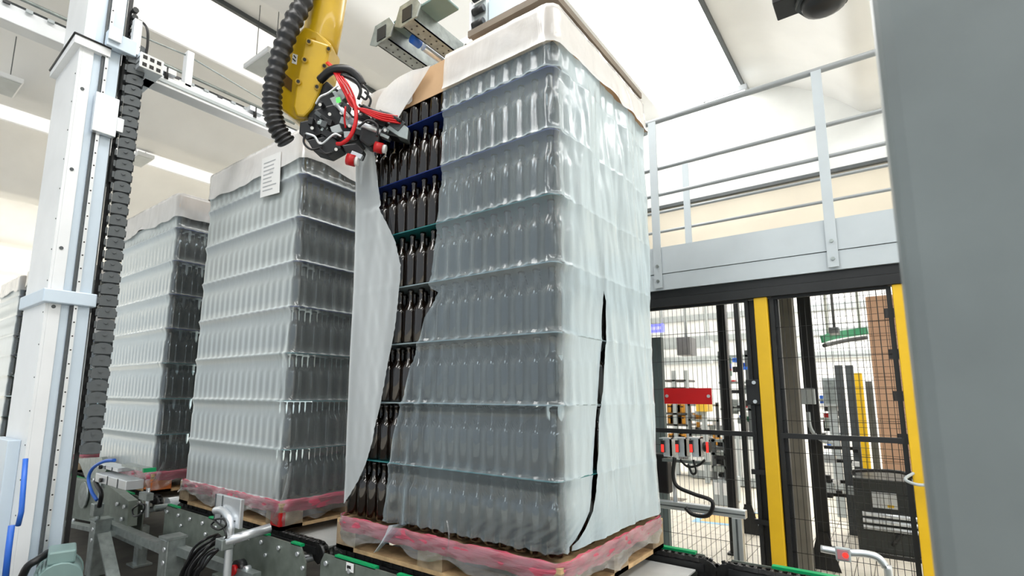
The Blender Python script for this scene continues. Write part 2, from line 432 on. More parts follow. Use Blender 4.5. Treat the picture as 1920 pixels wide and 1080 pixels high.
# ---- sheets between the layers
LOADN = ['torn load', 'second load', 'third load', 'low load', 'fifth load', 'farthest load']
for si, x0 in enumerate(SX):
    base_me = None
    for L in range(1, NL[si]):
        z = Z0 + L*LH
        m = SHEETS[1] if (si == 0 and L in (6, 7)) or (si > 0 and L > 3) else (SHEETS[0] if L in (5, 1) or si > 0 else SHEETS[2])
        us = [u for u in ulist(-W-DP, W+DP, .01) if abs(abs(u)) < .05 or abs(u+W) < .05 or abs(u-DP) < .05 or abs(abs(u)-W-DP) < .01]
        poly = [Vector((*perim_full(u, x0, .007), z-.003)) for u in us]
        o = MB().extrude(poly, (0, 0, .005)).build('layer_sheet', m)
        tag(o, f'thin plastic layer sheet, {ORD[L]} from the bottom of the {LOADN[si]}', 'layer sheet', 'sheets between bottle layers')

def full_wrap(si, mfilm):
    x0 = SX[si]; n = NL[si]; top = n*LH; zt = Z0 + top
    t = thing('shrink_wrap', (x0-W/2, DP/2, Z0), ['', 'milky plastic wrap with paper label around the second load', 'milky plastic wrap with crumpled top corner around the third load', 'bluish plastic wrap around the low load behind the chain', 'plastic wrap around the fifth load left of the column', 'plastic wrap around the farthest load at the left picture edge'][si], 'plastic wrap', 'wrap around the pallet loads')
    us = ulist(-W-DP, W+DP, .0118 if si < 3 else .03)
    rows = []
    for z in zlist(Z0-.005, zt-.16):
        rows.append([Vector((*perim_full(u, x0, film_off(u, z, top, cor=.0012)), z)) for u in us])
    MB().grid(rows).build('side_wrap', mfilm, t)
    rows = []
    us = ulist(-W-DP, W+DP, .03)
    for k in range(9):
        z = zt - .20 + .20*k/8 + .012
        rows.append([Vector((*perim_full(u, x0, .023 + .005*hn(u*2.2+si, z*4) + (.012*(1-k/3)*(.5+.5*hn(u*5, si)) if k < 3 else 0)), z + (.03*hn(u*1.1+si*3, .7) if k < 2 else 0))) for u in us])
    for q, ins in ((9, .012), (10, .05), (11, .18)):
        z = zt + .014 + .006*(q-8)
        r = []
        for u in us:
            x, y = perim_full(u, x0, -ins); r.append(Vector((min(max(x, x0-W+ins), x0-ins), min(max(y, ins), DP-ins), z + .008*hn(u*4, q))))
        rows.append(r)
    mb = MB().grid(rows)
    mb.add([(x0-W+.17, .17, zt+.03), (x0-.17, .17, zt+.03), (x0-.17, DP-.17, zt+.03), (x0-W+.17, DP-.17, zt+.03)], [(0, 1, 2, 3)])
    mb.build('top_cap', FILMCAP, t)
    return t
def tray_box(si, label, lip=.16):
    x0 = SX[si]; zt = Z0 + NL[si]*LH
    t = thing('cardboard_tray', (x0-W/2, DP/2, zt), label, 'cardboard tray', 'trays capping the loads')
    box((x0-W-.004, -.004, zt-.007), (x0+.004, DP+.004, zt-.003)).build('tray_top', CARD, t)
    for lo, hi in (((x0-W-.004, -.004, zt-lip), (x0+.004, -.001, zt-.007)), ((x0-W-.004, DP+.001, zt-lip), (x0+.004, DP+.004, zt-.007)),
                   ((x0+.001, -.001, zt-lip), (x0+.004, DP+.001, zt-.007)), ((x0-W-.004, -.001, zt-lip), (x0-W-.001, DP+.001, zt-.007))):
        box(lo, hi).build('tray_lip', CARD, t)
    return t
def skirt(si, label1, label2, seed=0):
    """crumpled pink liner band and clear skirt round the pallet head"""
    x0 = SX[si]; us = ulist(-W-DP, W+DP, .02)
    rows = []
    for k in range(7):
        q = k/6
        rows.append([Vector((*perim_full(u, x0, .020 + .010*math.sin(q*math.pi) + .006*hn(u*5+seed, q*4+k)), Z0 - .066 + .068*q + .006*hn(u*3+seed, .3) + .004*hn(u*9, q*7))) for u in us])
    tag(MB().grid(rows).build('pink_liner', PINK), label1, 'liner', 'pink liners at the pallet heads')
    rows = []
    for k in range(9):
        q = k/8
        r = []
        for u in us:
            depth = .062 + .085*(.5+.5*hn(u*1.4+seed, 1.2))**1.6 + (.045 if abs(u) < .12 else 0)*(1-abs(u)/.12)
            r.append(Vector((*perim_full(u, x0, .030 + .010*hn(u*3.3+seed, q*2) + .022*q*(.4+hn(u*2.1, seed)) ), Z0 + .003 - depth*q)))
        rows.append(r)
    tag(MB().grid(rows).build('film_skirt', SKIRT), label2, 'film skirt', 'loose film skirts over the pallet heads')
for si in range(1, 6):
    full_wrap(si, FILMM)
for si_, lb_ in ((3, 'low load behind the cable chain'), (4, 'fifth load left of the column'), (5, 'farthest load')): tray_box(si_, 'cardboard tray under the cap of the ' + lb_, .10)
tray_box(1, 'cardboard tray under the white cap of the second load', .13)
tray_box(2, 'cardboard tray under the crumpled cap of the third load', .10)
SN = ['torn load beside the robot', 'second load', 'third load', 'low load behind the cable chain', 'fifth load left of the column', 'farthest load at the left edge']
for si in range(6):
    skirt(si, f'crumpled pink plastic liner around the base of the {SN[si]}', f'loose clear film skirt hanging over the pallet of the {SN[si]}', si*1.7)
# label sheet on second load
p = [pY(x, y, -.030) for x, y in ((492, 298), (527, 284), (524, 361), (488, 371))]
mb = MB(); mb.extrude(p, (0, -.0015, 0))
t = thing('paper_label', tuple(p[3]), 'white printed paper sheet stuck to the top of the second load', 'paper label')
mb.build('sheet', PAPER, t)
INK = mat('grey_ink', (.45, .46, .48), .7, var=.02)
for k in range(8):
    a = .14 + k*.1; l = .12; r = lerp(.55, .88, random.random())
    q = [lerp(lerp(p[0], p[1], s), lerp(p[3], p[2], s), b) + Vector((0, -.002, 0)) for s, b in ((l, a), (r, a), (r, a+.028), (l, a+.028))]
    MB().extrude(q, (0, -.0006, 0)).build('print_line', INK, t)
# wisps of film at the near corners
def wisp(pts, w, name, label):
    P = spline(pts, 5); rows = []
    for i, q in enumerate(P):
        k = i/(len(P)-1); ww = w*math.sin(math.pi*(.08+.86*k))**.7
        sx = Vector((.6, .8, 0)); rows.append([q - sx*ww, q + Vector((.006, -.012, 0)), q + sx*ww])
    tag(MB().grid(rows).build(name, SKIRT), label, 'film strip', 'torn strips of film')
wisp([pY(546, 868, -.02), pY(541, 900, -.03), pY(534, 930, -.04), pY(522, 958, -.05), pY(512, 972, -.055)], .012, 'film_strip', 'twisted white film strip at the near corner of second load')
wisp([pY(308, 866, -.02), pY(300, 885, -.03), pY(290, 900, -.03), pY(281, 906, -.03)], .014, 'film_strip', 'torn white film strip at the near corner of third load')
wisp([pY(839, 975, -.055), pY(842, 1000, -.062), pY(841, 1028, -.07)], .003, 'film_strip', 'thin white film strip over the pink liner of torn load')

# ---- torn load: tray, board, torn wrap
x0 = 0; ZT = Z0 + 8*LH
tt = tray_box(0, 'brown cardboard tray capping the torn load, bare beside the robot', .165)
txt = bpy.data.curves.new('tray_mark', 'FONT'); txt.body = 'OI'; txt.size = .085; txt.extrude = .0008
to = bpy.data.objects.new('tmp', txt); COL.objects.link(to); bpy.context.view_layer.update()
me = bpy.data.meshes.new_from_object(to.evaluated_get(bpy.context.evaluated_depsgraph_get())); bpy.data.objects.remove(to)
me.materials.clear(); me.materials.append(INK)
mk = bpy.data.objects.new('printed_mark', me); COL.objects.link(mk); mk.parent = tt
q = pY(928, 100, -.006); mk.location = q - wloc(tt); mk.rotation_euler = (math.pi/2, 0, 0)
bd = thing('cover_board', (-.27, .55, ZT+.03), 'dark brown edged cover board lying on the torn load', 'board')
box((-.475, .045, ZT+.088), (-.03, 1.0, ZT+.098)).build('board_sheet', BOARDM, bd)
for y_ in (.25, .55, .85): box((-.46, y_, ZT+.010), (-.06, y_+.06, ZT+.088)).build('batten', WOODD, bd)
for lo, hi in (((-.475, .030, ZT+.080), (-.015, .045, ZT+.112)), ((-.030, .045, ZT+.080), (-.015, 1.0, ZT+.112)), ((-.475, 1.0, ZT+.080), (-.015, 1.015, ZT+.112))):
    box(lo, hi).build('edge_strip', BOARDM, bd)

tw = thing('torn_wrap', (-W/2, DP/2, Z0), 'torn translucent plastic wrap hanging open around the torn load', 'plastic wrap', 'wrap around the pallet loads')
def edge(pix, off=-.012): return sorted((q.z, q.x) for q in (pY(x, y, off) for x, y in pix))
RL = edge([(833, 100), (829, 200), (826, 330), (820, 400), (811, 470), (804, 533), (806, 541), (821, 546), (800, 592), (781, 660), (766, 720), (752, 780), (742, 840), (736, 900), (732, 950), (729, 985)])
SLIT = sorted((q.z, q.y) for q in (pX(x, y, .012) for x, y in [(1128, 300), (1135, 548), (1131, 640), (1122, 760), (1116, 850), (1112, 930), (1108, 962), (1090, 1000), (1071, 1027)]))
zslit = pX(1135, 549, .012).z
slit_cut = interp(SLIT, zslit)
SLIT = [p for p in SLIT if p[0] <= zslit+.001] + [(ZT, slit_cut)]
def torn_off(u, z, side):
    o = film_off(u, z, 8*LH)
    if u <= .03: return o
    w = min(1, (u-.03)/.14); w = w*w*(3-2*w); k = (z-Z0)/(8*LH)
    lo = .012 + .012*(.5+.5*hn(u*1.5+2, z*.7)) + .008*hn(u*5, z*1.2) + .010*math.sin(u*16 - k*11)*max(0, 1-abs(k-.85)/.2) + .02*math.exp(-((u-.62-.25*(1-k))/.09)**2)*(1-k)
    if not side: lo = lerp(lo, .004, max(0, min(1, (zslit-z)/.12)))
    return max(.004, lerp(o, lo + .2*o, w))
def add_haze(ob, rows, fn):
    a = ob.data.attributes.new('haze', 'FLOAT', 'POINT')
    a.data.foreach_set('value', [fn(u, z) for u, z in rows])
def haze_of(u, z):
    w = max(0, min(1, (u+.01)/.16)); return w*w*(3-2*w)
def jag(z, k): return .0022*math.sin(z*211+k) + .0016*math.sin(z*523+k*2)
# right-hand front sheet, corner and the start of the side
rows = []; NU = 84; hv = []
zbot = Z0 + .022
zs = zlist(zbot, ZT-.15)
fine = []
for a, b in zip(zs, zs[1:]): fine += [a, (a+b)/2]
zs = fine + [zs[-1]]
for z in zs:
    uL = interp(RL, z) + jag(z, 0); uR = interp(SLIT, z) + (.001*math.sin(z*160) if z < zslit else 0)
    r = []
    for i in range(NU+1):
        u = lerp(uL, uR, i/NU)
        o = torn_off(u, z, False)
        lo = max(0, 1 - (z-Z0)/1.15)                 # the freed lower flap swings outwards
        e = max(0, 1 - (u-uL)/.22)
        o += .050*lo*e*e + .012*lo*e*math.sin((u-uL)*70)
        x, y = perim(u, 0, o)
        zz = z
        if z < zbot + .001:                          # ragged, sagging bottom edge
            zz = zbot + .006*math.sin(u*31)*math.sin(u*83)
        r.append(Vector((x, y, zz))); hv.append((u, z))
    rows.append(r)
add_haze(MB().grid(rows).build('front_sheet', FILM, tw), hv, haze_of)
# tail of the flap
left = [(729, 985), (722, 1003), (712, 1020), (703, 1036)]; right = [(772, 978), (748, 992), (733, 1010), (708, 1034)]
rows = []
for a, b in zip(left, right):
    A = pY(a[0], a[1], -.062); B = pY(b[0], b[1], -.058 if a[1] < 990 else -.07)
    rows.append([lerp(A, B, k/6) + Vector((0, -.014*math.sin(k/6*math.pi), 0)) for k in range(7)])
MB().grid(rows).build('flap_tail', FILM, tw)
# side sheet behind the cut
rows = []; hv = []
for z in zs:
    uL = interp(SLIT, z) + (min(.013, (zslit-z)*.4) + jag(z, 3)*.6 if z < zslit else .0)
    uR = DP + W*.55
    r = []
    us = [lerp(uL, DP-RC, k/44) for k in range(45)] + ulist(DP-RC+.008, uR, .03)
    for u in us:
        r.append(Vector((*perim_full(u, 0, torn_off(u, z, True) if u < DP+.05 else film_off(u, z, 8*LH)), z))); hv.append((u, z))
    rows.append(r)
add_haze(MB().grid(rows).build('side_sheet', FILM, tw), hv, haze_of)
# left flap pulled open at the top by the gripper
LR = edge([(716, 262), (718, 300), (717, 345), (719, 392), (732, 420), (747, 455), (757, 500), (756, 535), (749, 600), (737, 670), (721, 750), (706, 820), (691, 868), (674, 902), (650, 938), (645, 944)])
zf0, zf1 = LR[0][0], pY(716, 262, -.012).z
rows = []
zz_ = [zf0 + (zf1-zf0)*k/110 for k in range(111)]
for z in zz_:
    uR = interp(LR, z) + jag(z, 5)*.7; uL = -W - DP*.5
    r = []
    us = ulist(uL, -W-.04, .05) + [lerp(-W-.036, uR, k/34) for k in range(35)]
    for u in us:
        k = (z-zf0)/(zf1-zf0)
        o = .016 + .12*film_off(u, z, 8*LH) + .004*hn(u*2, z)
        pull = max(0, (k-.62)/.38)
        e = max(0, min(1, (u+W+.05)/.3))
        o += .075*pull*pull*e + .006*pull*math.sin(u*30 + z*5)
        if k < .8: o += .016*e*e*(1+.4*hn(u*4, z*2))
        r.append(Vector((*perim_full(u, 0, o), z)))
    rows.append(r)
MB().grid(rows).build('left_flap', FLAP, tw)
# film left of the slit above the gripper, thrown back over the tray
pts = [[(700, 262), (702, 215), (712, 180), (740, 150), (772, 132)], [(712, 262), (722, 225), (738, 190), (765, 155), (790, 128)], [(728, 262), (745, 225), (762, 196), (782, 165), (808, 122)]]
rows = []
for k, ln in enumerate(pts):
    rows.append(spline([pY(x, y, -.05-.02*math.sin(i*1.3+k) if i < 3 else -.035) for i, (x, y) in enumerate(ln)], 5))
rows = [r for r in rows]
MB().grid([list(c) for c in zip(*rows)]).build('thrown_back_film', FILMCAP, tw)
# cap film over tray: from slit edge round the corner and along the side
rows = []
zz_ = [ZT-.172 + .172*k/8 for k in range(9)]
uL0 = pY(833, 110, -.014).x
us = ulist(uL0, DP+W*.5, .02)
for k, z in enumerate(zz_):
    rows.append([Vector((*perim_full(u + .012*(k/8)*(u == us[0]), 0, .022 + .003*hn(u*4, z*9) + (.006 if k == 0 else 0) + (.035*max(0, min(1, (u-.1)/.3))*(1-k/8)*(.5+.5*hn(u*2+2, z*.7)) if u < DP else 0)), z)) for u in us])
rr = []
for ins in (.015, .05, .12):
    r = []
    for u in us:
        x, y = perim_full(u, 0, -ins); r.append(Vector((min(x, -ins), min(max(y, ins), DP-ins), ZT+.004+.003*hn(u*6, ins*20))))
    rows.append(r)
MB().grid(rows).build('top_cap', FILMCAP, tw)
# upper-left cap film still on the tray
us = ulist(-W-DP*.5, pY(775, 160, -.014).x, .02)
rows = [[Vector((*perim_full(u, 0, .017+.008*hn(u*3, z*5)), z + (.03*hn(u*3, .4) if k == 0 else 0))) for u in us] for k, z in enumerate([ZT-.15+.150*k/6 for k in range(7)])]
MB().grid(rows).build('left_cap', FILMCAP, tw)

# ================================================================== CONVEYORS
def chain_mesh(xa, xb, y, mb):
    n = int((xb-xa)/.032)
    for k in range(n):
        x = xa + (k+.5)*(xb-xa)/n
        mb.cyl((x, y-.018, .487), (x, y+.018, .487), .011, 6)
        o = .004 if k % 2 else 0
        for s in (-1, 1): mb.box((x-.017, y+s*(.016+o)-.0025, .478), (x+.017, y+s*(.016+o)+.0025, .496))
    return mb
def conveyor(xa, xb, label, sprocket=True, greens=((0, 1),)):
    t = thing('chain_conveyor', ((xa+xb)/2, DP/2, 0), label, 'conveyor', 'chain conveyor sections')
    for y, s in ((-.10, -1), (DP+.04, 1)):
        mb = MB(); c = .05
        mb.extrude([(xa+c*.5, y, .492), (xa, y, .45), (xa, y, .27), (xb, y, .27), (xb, y, .42), (xb-c, y, .492)], (0, .008, 0))
        mb.box((xa, y-.045 if s < 0 else y, .262), (xb, y+.008 if s < 0 else y+.05, .27))
        sp = mb.build('side_plate', PLATE, t)
        mb = MB(); n = max(4, int((xb-xa)/.16))
        for k in range(n):
            x = lerp(xa+.05, xb-.06, k/(n-1))
            mb.cyl((x, y, .455), (x, y-.012 if s < 0 else y+.02, .455), .011, 8)
            if k % 2: mb.cyl((x+.05, y, .40), (x+.05, y-.012 if s < 0 else y+.02, .40), .010, 8)
        mb.build('bolt_row', ALU, sp, kind='stuff')
        for a, b in greens:
            box((lerp(xa, xb, a)+.03, y+(.0 if s < 0 else -.012), .488), (lerp(xa, xb, b)-.03, y+.022, .500)).build('green_guide', GREEN, t)
        cy = .0 if s < 0 else DP-.02
        chain_mesh(xa+.02, xb-.02, cy, MB()).build('drive_chain', CHAIN, t, kind='stuff')
        box((xa+.03, cy-.03, .44), (xb-.03, cy+.03, .474)).build('chain_track', BLACKM, t)
        for x in (xa+.02, xb-.02):
            mb = MB().cyl((x, cy-.02, .445), (x, cy+.02, .445), .045, 14)
            for q in range(10):
                a = q*math.pi/5; mb.obox((x+.048*math.cos(a), cy, .445+.048*math.sin(a)), (math.cos(a), 0, math.sin(a)), (0, 1, 0), (-math.sin(a), 0, math.cos(a)), .008, .008, .007)
            mb.build('sprocket', CHAIN, t)
    box((xa+.06, .05, .445), (xb-.06, DP-.07, .452)).build('deck_plate', DECK, t)
    for x in (xa+.25, xb-.25): MB().cyl((x, -.09, .36), (x, DP+.03, .36), .022, 10).build('cross_shaft', ALU, t)
    for x in (xa+.16, xb-.2):
        for y in (-.06, DP-.02):
            box((x, y, .012), (x+.08, y+.06, .27)).build('leg', GALV, t); box((x-.03, y-.03, 0), (x+.11, y+.09, .012)).build('foot_plate', GALV, t)
    return t
conveyor(-10.2, -3.32, 'long chain conveyor section carrying the four far loads', greens=((.02, .5), (.55, .97)))
conveyor(-2.96, -1.345, 'chain conveyor section under the second load', greens=((0, .13), (.36, .52), (.66, .80), (.90, .99)))
conveyor(-1.225, .255, 'chain conveyor section under the torn load', greens=((.05, .28), (.33, .96)))
conveyor(.30, 1.9, 'chain conveyor section running towards the grey column', greens=((.10, .9),))
# joining shaft between sections
o = thing('drive_roller', (-3.13, DP/2, .45), 'wide silver roller between the conveyor sections', 'roller')
MB().cyl((-3.13, -.02, .45), (-3.13, DP, .45), .055, 20).build('roller_tube', ALU, o); MB().cyl((-3.13, -.1, .45), (-3.13, DP+.06, .45), .018, 10).build('axle', GALV, o)
mb = MB()
for k in range(9):
    x = -1.335 + k*.013
    mb.cyl((x, .05+.03*k, .455-.002*k), (x+.01, .075+.03*k, .455-.002*k), .018, 8)
tag(mb.build('link_shaft', CHAIN), 'knobbly steel drive shaft between two conveyor sections', 'shaft')

# ---- galvanised support frame and sensors on the near side
sup = thing('support_frame', (-3.0, -.25, 0), 'galvanised square post frame standing in front of the conveyor', 'frame')
for px, w in ((190, .10), (325, .10)):
    q = pY(px, 975 if px == 190 else 1008, -.30)
    box((q.x-w/2, -.30-w/2, .0), (q.x+w/2, -.30+w/2, q.z)).build('post', GALV, sup, bevel=.006)
    box((q.x-w/2-.005, -.30-w/2-.005, q.z), (q.x+w/2+.005, -.30+w/2+.005, q.z+.012)).build('post_cap', GALV, sup)
    for dz in (.05, .12): MB().cyl((q.x+.02, -.355, q.z-dz), (q.x+.02, -.345, q.z-dz), .013, 8).build('bolt', ALU, sup)
qa = pY(195, 1000, -.36); qb = pY(215, 1085, -.36)
MB().bar(qa, (qb.x+.06, qb.y, .02), .015, .07, (0, 1, 0)).build('brace', GALV, sup)
q1 = pY(330, 985, -.28); q2 = pY(400, 1005, -.28)
MB().bar((q1.x, -.28, .36), (q1.x+.75, -.20, .33), .05, .045).build('cross_rail', GALV, sup)
MB().bar((-3.75, -.22, .30), (-2.45, -.22, .30), .06, .05).build('cross_rail', GALV, sup)
mb = MB().box((-3.9, -.2, .22), (-3.0, -.16, .27)); mb.build('lower_rail', GALV, sup)
# side plate in front of third load conveyor
q = thing('drive_housing', (-3.75, -.16, .27), 'bolted grey steel drive housing in front of the third load', 'housing')
a, b = pY(125, 885, -.20), pY(243, 955, -.20)
mb = MB().extrude([pY(118, 895, -.20), pY(118, 968, -.20), pY(205, 985, -.20), pY(238, 988, -.20), pY(241, 940, -.20), pY(200, 908, -.20)], (0, .06, 0)); mb.build('housing_plate', PLATE, q)
c = pY(158, 928, -.21); MB().cyl(c, c+Vector((0, -.012, 0)), .10, 20).build('bearing_cover', GALV, q)
for px, py in ((222, 945), (235, 950), (230, 973), (205, 972), (178, 900), (192, 912), (140, 975)):
    c = pY(px, py, -.205); MB().cyl(c, c+Vector((0, -.015, 0)), .014, 8).build('bolt', ALU, q)
b = pY(165, 962, -.24); MB().bar(pY(120, 980, -.24), pY(220, 1000, -.24), .06, .03).build('lower_flange', GALV, q)
# reflector plates on a bent pipe, second load
rf = thing('reflector_stand', tuple(Vector((pY(425, 1000, -.27).x, -.27, 0))), 'zinc reflector plate on bent silver pipe before second load', 'sensor stand')
A, B, Cc, Dd = [pY(x, y, -.27) for x, y in ((407, 934), (455, 929), (455, 978), (409, 988))]
ctr = (A+B+Cc+Dd)/4; hw = abs(B.x-A.x)/2; hh = abs(A.z-Dd.z)/2
box((ctr.x-hw, -.285, ctr.z-hh), (ctr.x+hw, -.265, ctr.z+hh)).build('reflector_plate', ALU, rf, bevel=.003)
for fx in (.02, .58): box((ctr.x-hw+fx*hw, -.288, ctr.z-hh), (ctr.x-hw+fx*hw+.006, -.2855, ctr.z+hh)).build('plate_slot', DKGREY, rf)
box((ctr.x+hw*.15, -.288, ctr.z-hh*.55), (ctr.x+hw*.7, -.2855, ctr.z-hh*.5)).build('plate_slot', DKGREY, rf)
MB().tube(spline([pY(404, 957, -.30), pY(416, 957, -.30), pY(427, 968, -.30), pY(432, 985, -.30), pY(430, 1020, -.30), Vector((pY(428, 1050, -.30).x, -.30, 0))], 6), .019, 12).build('bent_pipe', ALU, rf)
tb = MB(); a = pY(420, 1016, -.33); b = pY(506, 990, -.11)
tb.tube([a, b], .024, 12).build('arm_tube', ALU, rf)
MB().obox(pY(421, 1019, -.32), (1, 0, 0), (0, 1, 0), (0, 0, 1), .035, .03, .025).build('clamp', GALV, rf, bevel=.004)
cab = spline([pY(405, 975, -.32), pY(396, 985, -.33), pY(410, 993, -.33), pY(424, 985, -.33), pY(418, 973, -.33), pY(400, 974, -.33)], 5) + spline([pY(420, 990, -.33), pY(424, 1008, -.33), pY(408, 1022, -.33), pY(400, 1035, -.33)], 5)
MB().tube(cab, .005, 6).build('cable', RUBBER, rf)
# sensor boxes with blue hose, third load
sb = thing('sensor_stand', (pY(215, 900, -.3).x, -.3, 0), 'zinc sensor boxes with blue hose before the third load', 'sensor stand')
for (xa, ya, xb, yb), dy in (((196, 885, 252, 918), -.36), ((198, 868, 236, 884), -.30)):
    A = pY(xa, ya, dy); B = pY(xb, yb, dy)
    b = box((A.x, dy-.05, min(A.z, B.z)), (B.x, dy+.05, max(A.z, B.z))).build('sensor_box', ALU, sb, bevel=.004)
    for k in (.42, .75): box((lerp(A.x, B.x, k), dy-.053, min(A.z, B.z)), (lerp(A.x, B.x, k)+.007, dy-.0505, max(A.z, B.z))).build('box_slot', DKGREY, b)
    c = Vector((lerp(A.x, B.x, .25), dy-.05, lerp(A.z, B.z, .6))); MB().cyl(c, c+Vector((0, -.015, 0)), .014, 10).build('knob', BLACK, b)
A = pY(238, 866, -.30); B = pY(281, 884, -.30)
box((A.x, -.33, B.z), (B.x-.02, -.27, A.z-.01)).build('guide_bar', GALV, sb); box((B.x-.02, -.335, B.z-.004), (B.x, -.265, A.z-.008)).build('green_end', GREEN, sb)
a = pY(188, 930, -.32); MB().cyl((a.x, -.32, 0), (a.x, -.32, pY(188, 885, -.32).z), .014, 10).build('stand_rod', GALV, sb)
MB().obox(pY(182, 955, -.34), (1, 0, 0), (0, 1, 0), (0, 0, 1), .035, .03, .04).build('clamp', GALV, sb, bevel=.004)
MB().tube(spline([pY(215, 863, -.36), pY(195, 865, -.38), pY(174, 878, -.38), pY(166, 898, -.38), pY(172, 922, -.38), pY(182, 938, -.36)], 6), .011, 8).build('blue_hose', BLUEH, sb)
MB().tube(spline([pY(186, 890, -.36), pY(180, 905, -.37), pY(190, 925, -.37), pY(186, 950, -.36)], 6), .014, 8).build('black_cable', RUBBER, sb)
A = pY(140, 862, -.10); mb = MB().extrude([pY(140, 860, -.12), pY(190, 857, -.12), pY(200, 880, -.12), pY(188, 900, -.12), pY(160, 897, -.12), pY(150, 870, -.12)], (0, .04, 0)); mb.build('guide_plate', GALV, sb)
r2 = thing('rod_sensor', (pY(277, 950, -.25).x, -.25, .27), 'small clamped rod sensor with cable loop beside the roller', 'sensor')
MB().cyl(pY(278, 915, -.25), pY(276, 970, -.25), .012, 8).build('rod', ALU, r2); MB().obox(pY(274, 930, -.26), (1, 0, 0), (0, 1, 0), (0, 0, 1), .06, .02, .022).build('clamp', GALV, r2)
MB().tube(spline([pY(262, 945, -.27), pY(249, 955, -.27), pY(252, 968, -.27), pY(266, 962, -.27), pY(271, 948, -.27), pY(258, 943, -.27)], 5), .006, 6).build('cable_loop', RUBBER, r2)
# motor
mc = pD(114, 1058, 2.36)
mo = thing('gear_motor', (mc.x, mc.y, mc.z-.12), 'grey green geared motor at the foot of the machine column', 'motor')
ax = Vector((.8, -.2, 0)).normalized(); ay = Vector((.2, .8, 0)).normalized()
MB().cyl(mc - ax*.10 + Vector((0, 0, -.06)), mc + ax*.10 + Vector((0, 0, -.06)), .085, 20).build('motor_body', MOTOR, mo)
MB().obox(mc+Vector((0, 0, .045)), ax, ay, (0, 0, 1), .075, .05, .028).build('terminal_box', MOTOR, mo, bevel=.008)
for k in range(9):
    a = -.9 + k*.22; c = mc + Vector((0, 0, -.06)) + (ay*-math.cos(a) + Vector((0, 0, math.sin(a))))*.088
    MB().obox(c, ax, ay, (0, 0, 1), .085, .004, .004).build('cooling_fin', MOTOR, mo)
MB().cyl(mc - ax*.12 + Vector((0, 0, -.06)), mc - ax*.10 + Vector((0, 0, -.06)), .090, 20).build('fan_cover', MOTOR, mo)
box((mc.x-.08, mc.y-.06, 0), (mc.x+.08, mc.y+.06, mc.z-.13)).build('motor_base', DKGREY, mo)
MB().tube(spline([mc+ax*-.05+Vector((0, -.05, .05)), pD(70, 1050, 2.3), pD(52, 1062, 2.28), pD(40, 1085, 2.28)], 6), .016, 8).build('motor_cable', RUBBER, mo)
# cable bundle
cb = thing('cable_bundle', (pY(350, 1050, -.35).x, -.35, 0), 'bundle of black cables drooping below the second load conveyor', 'cables')
for k in range(9):
    o = random.uniform(-1, 1)
    yo = random.uniform(-.06, .06); j = lambda: random.uniform(-3, 3)
    pts = [pY(408+k*3, 1002+k*2, -.22), pY(388+k*3+j(), 1010+k*2.5+j(), -.30+yo), pY(366+k*3.5+j(), 1028+k*2+j(), -.33+yo), pY(348+k*4+j(), 1055+k, -.35+yo), pY(334+k*4+j(), 1090, -.36+yo)]
    pts.append(Vector((pts[-1].x, pts[-1].y, .01)))
    MB().tube(spline(pts, 5), .0075, 6).build('cable', RUBBER, cb)
# gearbox plate with red button below second load
gp = thing('drive_box', (-1.75, -.18, .0), 'olive grey drive cabinet with red stop button below conveyor', 'cabinet')
box((-2.05, -.20, .02), (-1.66, -.12, .262)).build('cabinet_panel', PLATE, gp, bevel=.004)
box((-1.56, -.16, .0), (-1.44, -.06, .262)).build('cabinet_post', GALV, gp, bevel=.004)
c = pY(442, 1068, -.23); MB().cyl(c, c+Vector((0, .04, 0)), .045, 16).build('button_collar', BLACK, gp); MB().cyl(c+Vector((0, -.02, 0)), c, .025, 14).build('stop_button', RED, gp)
for px, py, m in ((458, 1068, ALU),):
    c = pY(px, py, -.22); MB().cyl(c, c+Vector((0, .03, 0)), .016, 10).build('switch', m, gp)
# nameplates
for k, (q, wd_, lb) in enumerate(((pY(656, 1064, -.108), .05, 'small white plate with black bar on the torn load conveyor'), (pY(461, 1004, -.108), .075, 'blank white plate on the second load conveyor side'))):
    t = thing('name_plate', tuple(q), lb, 'plate')
    box((q.x-wd_/2, -.109, q.z-.018), (q.x+wd_/2, -.1065, q.z+.018)).build('plate', PAPER, t)
    if k == 0: box((q.x-.018, -.1105, q.z-.006), (q.x+.008, -.1092, q.z+.007)).build('print_bar', BLACK, t)

# ================================================================== MACHINE COLUMN (left)
CXR, CYL, CYR, CXL = -2.30, -1.0, -.82, -2.72
mc_ = thing('machine_column', (-2.5, -.85, 0), 'tall pale blue and white steel machine column at the left', 'machine column')
box((CXL, CYL, 0), (CXR, CYL+.012, 3.05)).build('side_panel', GREYP if False else WHITEM, mc_)
box((CXL, CYL+.012, 0), (CXR-.012, CYR, 4.4)).build('core', WHITEM, mc_)
box((CXR-.012, CYL+.0125, 0), (CXR+.001, CYL+.062, 3.05)).build('front_cover', WHITEM, mc_, bevel=.002)
box((CXR-.03, CYL+.062, 0), (CXR-.011, CYR, 4.4)).build('rail_bed', PALEB, mc_)
box((CXR-.012, CYR-.052, 0), (CXR, CYR, 4.4)).build('edge_plate', PALEB, mc_)
box((CXR-.02, CYL+.098, .1), (CXR+.004, CYL+.108, 4.3)).build('shadow_gap', DKGREY, mc_)
rl = box((CXR-.012, CYL+.111, .2), (CXR+.012, CYL+.127, 4.3)).build('linear_rail', ALU, mc_)
mb = MB()
for k in range(58):
    z = .25 + k*.07; mb.cyl((CXR+.012, CYL+.119, z), (CXR+.0135, CYL+.119, z), .004, 8)
mb.build('rail_hole_row', BLACK, rl, kind='stuff')
for z in (2.82, 2.37, 1.95, 1.65): MB().cyl((CXR, CYL+.032, z), (CXR+.004, CYL+.032, z), .009, 12).build('cover_screw', DKGREY, mc_)
